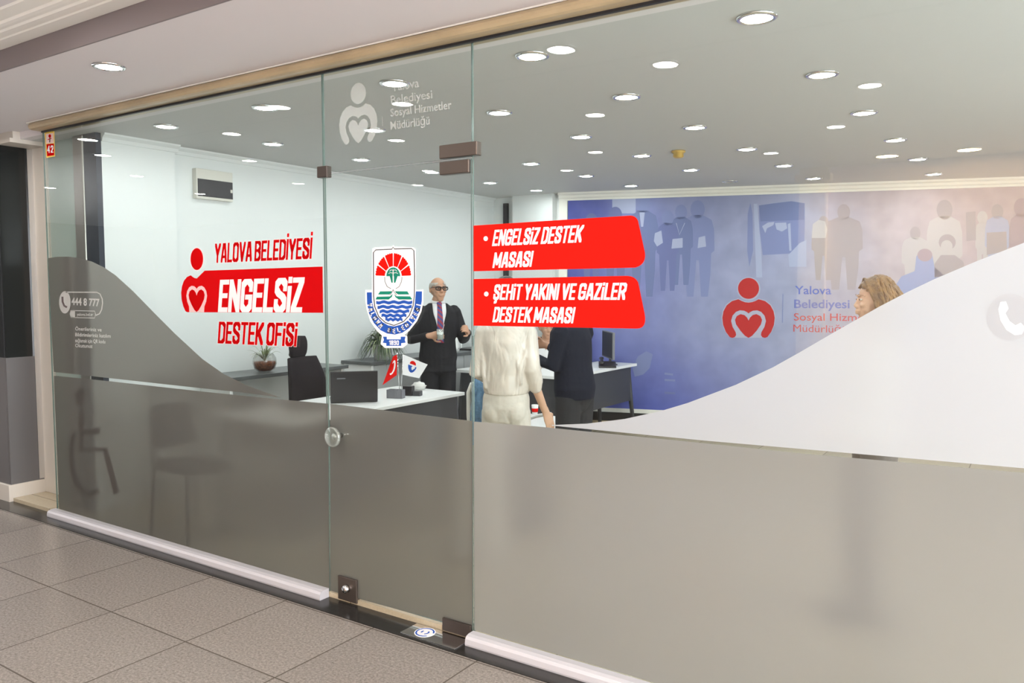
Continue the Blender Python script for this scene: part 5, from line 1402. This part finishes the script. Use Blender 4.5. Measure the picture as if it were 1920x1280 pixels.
# ---- person in a black jacket seen from the side ---------------------
def dark_man():
    t = person('person', 'person in black jacket and charcoal trousers standing right of the cream woman', (-2.75, 4.94, ZF), R(264), 0.93)
    aR = [(-.165, -.02, 1.36), (-.20, -.12, 1.14), (-.12, -.36, 1.24)]; aL = [(.165, -.02, 1.36), (.20, -.06, 1.12), (.16, -.30, 1.18)]
    b = MB(); torso(b, 'skin', lean=.12); legs(b, 'skin', [.082, .052, .038]); feet(b, 'skin')
    for q in (aR, aL): arm(b, q, [.048, .038, .026], 'skin')
    b.loft([(0, -.05, 1.40), (0, -.09, 1.50)], [.056, .054], 'skin', n=16)
    H = add_head(b, Vector((0, -.115, 1.585)), R(10), R(12), 1.0, 'skin')
    add_hand(b, (-.115, -.37, 1.245), (.3, -.95, .1), (.9, .3, -.1), 'skin', [.35] * 4, 1); add_hand(b, (.158, -.31, 1.183), (-.2, -.95, .0), (-.9, .2, -.1), 'skin', [.35] * 4, -1)
    b.remesh('body', t, 0.006, 3)
    b = MB(); torso(b, 'navy', grow=.028, zmin=.86, zmax=1.44, lean=.12, extra=[(0.82, .165, .12)])
    arm(b, [(-.16, -.02, 1.36), (-.205, -.12, 1.14), (-.135, -.32, 1.225)], [.070, .060, .044], 'navy'); arm(b, [(.16, -.02, 1.36), (.205, -.06, 1.12), (.168, -.26, 1.165)], [.070, .060, .044], 'navy')
    b.remesh('jacket', t, 0.008, 5)
    b = MB(); b.loft([(0, 0, .99), (0, 0, .86)], [(.170, .124), (.168, .122)], 'charcoal', n=20, side=(1, 0, 0)); legs(b, 'charcoal', [.104, .084, .078], {s_: [(s_ * .082, 0, .88), (s_ * .092, -.012, .49), (s_ * .10, .015, .07)] for s_ in (-1, 1)}); b.remesh('trousers', t, 0.010, 4)
    shoes(t); hair_shell(t, H, 'hair_black', thick=0.012); eyes(t, H); brows(t, H, 'hair_black')
dark_man()

# ---- seated person in white shirt ------------------------------------
def seated():
    t = person('person', 'person in white shirt seated behind the far desk', (-4.47, 7.40, ZF), R(28), 0.97)
    z0 = 0.40
    L = {s_: [(s_ * .09, -.02, .50), (s_ * .11, -.40, .50), (s_ * .11, -.36, .09)] for s_ in (-1, 1)}
    F = {s_: (s_ * .11, -.36, 0.0) for s_ in (-1, 1)}
    aR = [(-.165, -.01, 0.975), (-.24, -.10, .78), (-.12, -.33, .775)]; aL = [(.165, -.01, .975), (.24, -.10, .78), (.14, -.33, .775)]
    b = MB(); torso(b, 'skin', z0=z0, lean=.1); legs(b, 'skin', [.08, .055, .038], L); feet(b, 'skin', F)
    for q in (aR, aL): arm(b, q, [.048, .038, .026], 'skin')
    b.loft([(0, -.03, 1.00), (0, -.065, 1.10)], [.056, .054], 'skin', n=16)
    H = add_head(b, Vector((0, -.085, 1.19)), R(20), R(6), 1.0, 'skin')
    add_hand(b, (-.115, -.34, .785), (.4, -.9, .0), (.0, .0, -1), 'skin', [.25] * 4, 1); add_hand(b, (.135, -.34, .785), (-.4, -.9, .0), (0, 0, -1), 'skin', [.25] * 4, -1)
    b.remesh('body', t, 0.006, 3)
    b = MB(); rings = torso(b, 'shirt', z0=z0, grow=.020, zmin=.92, zmax=1.44, lean=.1)
    arm(b, [(-.16, -.01, .972), (-.245, -.10, .79), (-.20, -.2, .785)], [.064, .056, .046], 'shirt'); arm(b, [(.16, -.01, .972), (.245, -.10, .79), (.20, -.2, .785)], [.064, .056, .046], 'shirt')
    b.remesh('white_shirt', t, 0.008, 4)
    b = front_patch(rings, .955, 1.035, lambda u: 0.004 + 0.04 * u, 0.003, 'skin'); b.build('open_neck', t)
    b = MB(); b.loft([(0, -.0, .56), (0, 0, .50)], [(.165, .12), (.165, .13)], 'charcoal', n=20, side=(1, 0, 0)); legs(b, 'charcoal', [.098, .078, .066], {s_: [(s_ * .09, -.02, .51), (s_ * .11, -.40, .50), (s_ * .11, -.36, .10)] for s_ in (-1, 1)}); b.remesh('trousers', t, 0.010, 4)
    shoes(t, F); hair_shell(t, H, 'hair_black', thick=0.012); eyes(t, H); brows(t, H, 'hair_black')
seated()

# ---- woman with long brown hair --------------------------------------
def brown_woman():
    t = person('person', 'woman with long wavy brown hair in profile above the white wave', (-0.685, 4.337, ZF), R(-66), 0.955)
    aR = [(-.15, .01, 1.36), (-.185, .02, 1.08), (-.13, -.16, .95)]; aL = [(.15, .01, 1.36), (.185, .02, 1.08), (.13, -.16, .95)]
    b = MB(); torso(b, 'skin_fair', scale=(.90, .93)); legs(b, 'skin_fair', [.085, .052, .036]); feet(b, 'skin_fair')
    for q in (aR, aL): arm(b, q, [.044, .034, .023], 'skin_fair')
    b.loft([(0, .012, 1.40), (0, -.004, 1.50)], [.048, .048], 'skin_fair', n=16)
    H = add_head(b, Vector((0, -.022, 1.588)), R(0), R(3), 0.97, 'skin_fair', ears=False, soft=0.72)
    add_hand(b, (-.125, -.17, .95), (.8, -.5, 0), (0, .5, -.6), 'skin_fair', [.3] * 4, 1, .95); add_hand(b, (.125, -.17, .95), (-.8, -.5, 0), (0, .5, -.6), 'skin_fair', [.3] * 4, -1, .95)
    b.remesh('body', t, 0.0045, 2)
    b = MB(); torso(b, 'cream_cloth', grow=.022, zmin=.86, zmax=1.42, scale=(.92, .96)); arm(b, [(-.148, .01, 1.362), (-.19, .02, 1.08), (-.14, -.14, .96)], [.062, .052, .038], 'cream_cloth'); arm(b, [(.148, .01, 1.362), (.19, .02, 1.08), (.14, -.14, .96)], [.062, .052, .038], 'cream_cloth')
    b.remesh('blouse', t, 0.009, 4)
    b = MB(); b.loft([(0, 0, .99), (0, 0, .86)], [(.158, .116), (.165, .12)], 'taupe_cloth', n=20, side=(1, 0, 0)); legs(b, 'taupe_cloth', [.098, .074, .064], {s_: [(s_ * .08, 0, .88), (s_ * .088, -.012, .49), (s_ * .095, .015, .07)] for s_ in (-1, 1)}); b.remesh('trousers', t, 0.010, 4)
    shoes(t); eyes(t, H); brows(t, H, 'hair_brown', 0.5)
    # long hair: cap plus a curtain of wavy locks from a side parting
    h = MB(); rnd = random.Random(21)
    def capf(q, n_): return q
    bm = bmesh.new(); bmesh.ops.create_uvsphere(bm, u_segments=32, v_segments=20, radius=1); rm = []
    for f in bm.faces:
        c_ = f.calc_center_median()
        if (c_.y < -0.35 and c_.z < 0.62 - 0.35 * abs(c_.x)) or c_.z < -0.35 or (c_.y < -0.05 and c_.z < 0.1): rm.append(f)
    bmesh.ops.delete(bm, geom=rm, context='FACES')
    for v in bm.verts: v.co = Vector((v.co.x * .091, v.co.y * .112 + .014, v.co.z * .116 + .020))
    r_ = bmesh.ops.extrude_face_region(bm, geom=list(bm.faces))
    for v in [g for g in r_['geom'] if isinstance(g, bmesh.types.BMVert)]: v.co = Vector((0, .014, .02)) + (v.co - Vector((0, .014, .02))) * 0.88
    h.bm(bm, 'hair_brown', None, True)
    for k in range(120):
        a = rnd.uniform(-0.28, PI + 0.28)      # around the back: 0 = left ear, pi = right ear
        st = rnd.uniform(0.05, 0.95)
        p0 = Vector((.088 * math.cos(a) * math.sin(st * 1.5 + .05), .014 + .105 * math.sin(a) * math.sin(st * 1.5 + .05), .020 + .116 * math.cos(st * 1.5)))
        ln = rnd.uniform(.26, .36); pts = [p0]; ph = rnd.uniform(0, 6.3); out = Vector((math.cos(a), math.sin(a) * 1.0, 0)); wv_ = rnd.uniform(.005, .012)
        rad0 = rnd.uniform(0.94, 1.08)
        for j in range(1, 12):
            u = j / 11; z_ = p0.z - ln * u
            ex = min(1, (1 - u) * 0 + (0.6 + 0.75 * u)) if st < .5 else 1
            rr_x = .092 * rad0 * (1 + .18 * u); rr_y = .112 * rad0 * (1 + .10 * u)
            tgt = Vector((rr_x * math.cos(a), .014 + rr_y * math.sin(a), z_)); f_ = min(1, u * 2.4)
            q = p0 * (1 - f_) + tgt * f_; q.z = z_ if u > .3 else p0.z - ln * u * (0.5 + u * 1.6)
            tang = Vector((-math.sin(a), math.cos(a), 0))
            q += tang * wv_ * math.sin(u * 11 + ph) + out * wv_ * math.cos(u * 9 + ph)
            pts.append(q)
        h.loft(pts, [(.008, .006)] + [(.014, .009)] * 9 + [(.009, .006), (.003, .003)], 'hair_brown', n=7)
    for s_ in (-1, 1):   # front strands that frame the face
        for k in range(7):
            x_ = s_ * (.02 + .008 * k)
            h.loft([(x_ * .6, -.052 + .004 * k, .122 - .003 * k), (s_ * (.060 + .003 * k), -.050 + .008 * k, .082), (s_ * (.084 + .002 * k), -.020 + .009 * k, .0), (s_ * (.090 + .002 * k), -.012 + .009 * k, -.08), (s_ * (.084 + .003 * k), -.028 + .009 * k, -.17), (s_ * .088, -.040 + .009 * k, -.24)],
                   [.006, .009, .010, .010, .009, .004], 'hair_brown', n=7)
    h.v = [tuple(H @ Vector(v)) for v in h.v]; h.build('long_hair', t)
brown_woman()

t = thing('guest_chair', 'dark guest chair behind the frosted film in front of the near desk', 'chair', (-4.52, 3.22, ZF), R(82))
b = MB()
for s_ in (-1, 1):
    b.tube([(s_ * 0.22, -0.2, 0.0), (s_ * 0.22, -0.2, 0.43), (s_ * 0.22, 0.19, 0.43), (s_ * 0.21, 0.23, 0.80)], 0.014, 'blackplastic', 10); b.tube([(s_ * 0.22, 0.19, 0.43), (s_ * 0.22, 0.25, 0.0)], 0.014, 'blackplastic', 10)
b.build('frame', t)
b = MB(); b.box(-0.21, 0.21, -0.22, 0.19, 0.42, 0.48, 'mesh_black', 0.02); b.build('seat', t)
b = MB(); b.loft([(0, 0.20, 0.56), (0, 0.215, 0.68), (0, 0.225, 0.82)], [(0.205, 0.016), (0.205, 0.016), (0.18, 0.014)], 'mesh_black', n=20, side=(1, 0, 0)); b.build('backrest', t)
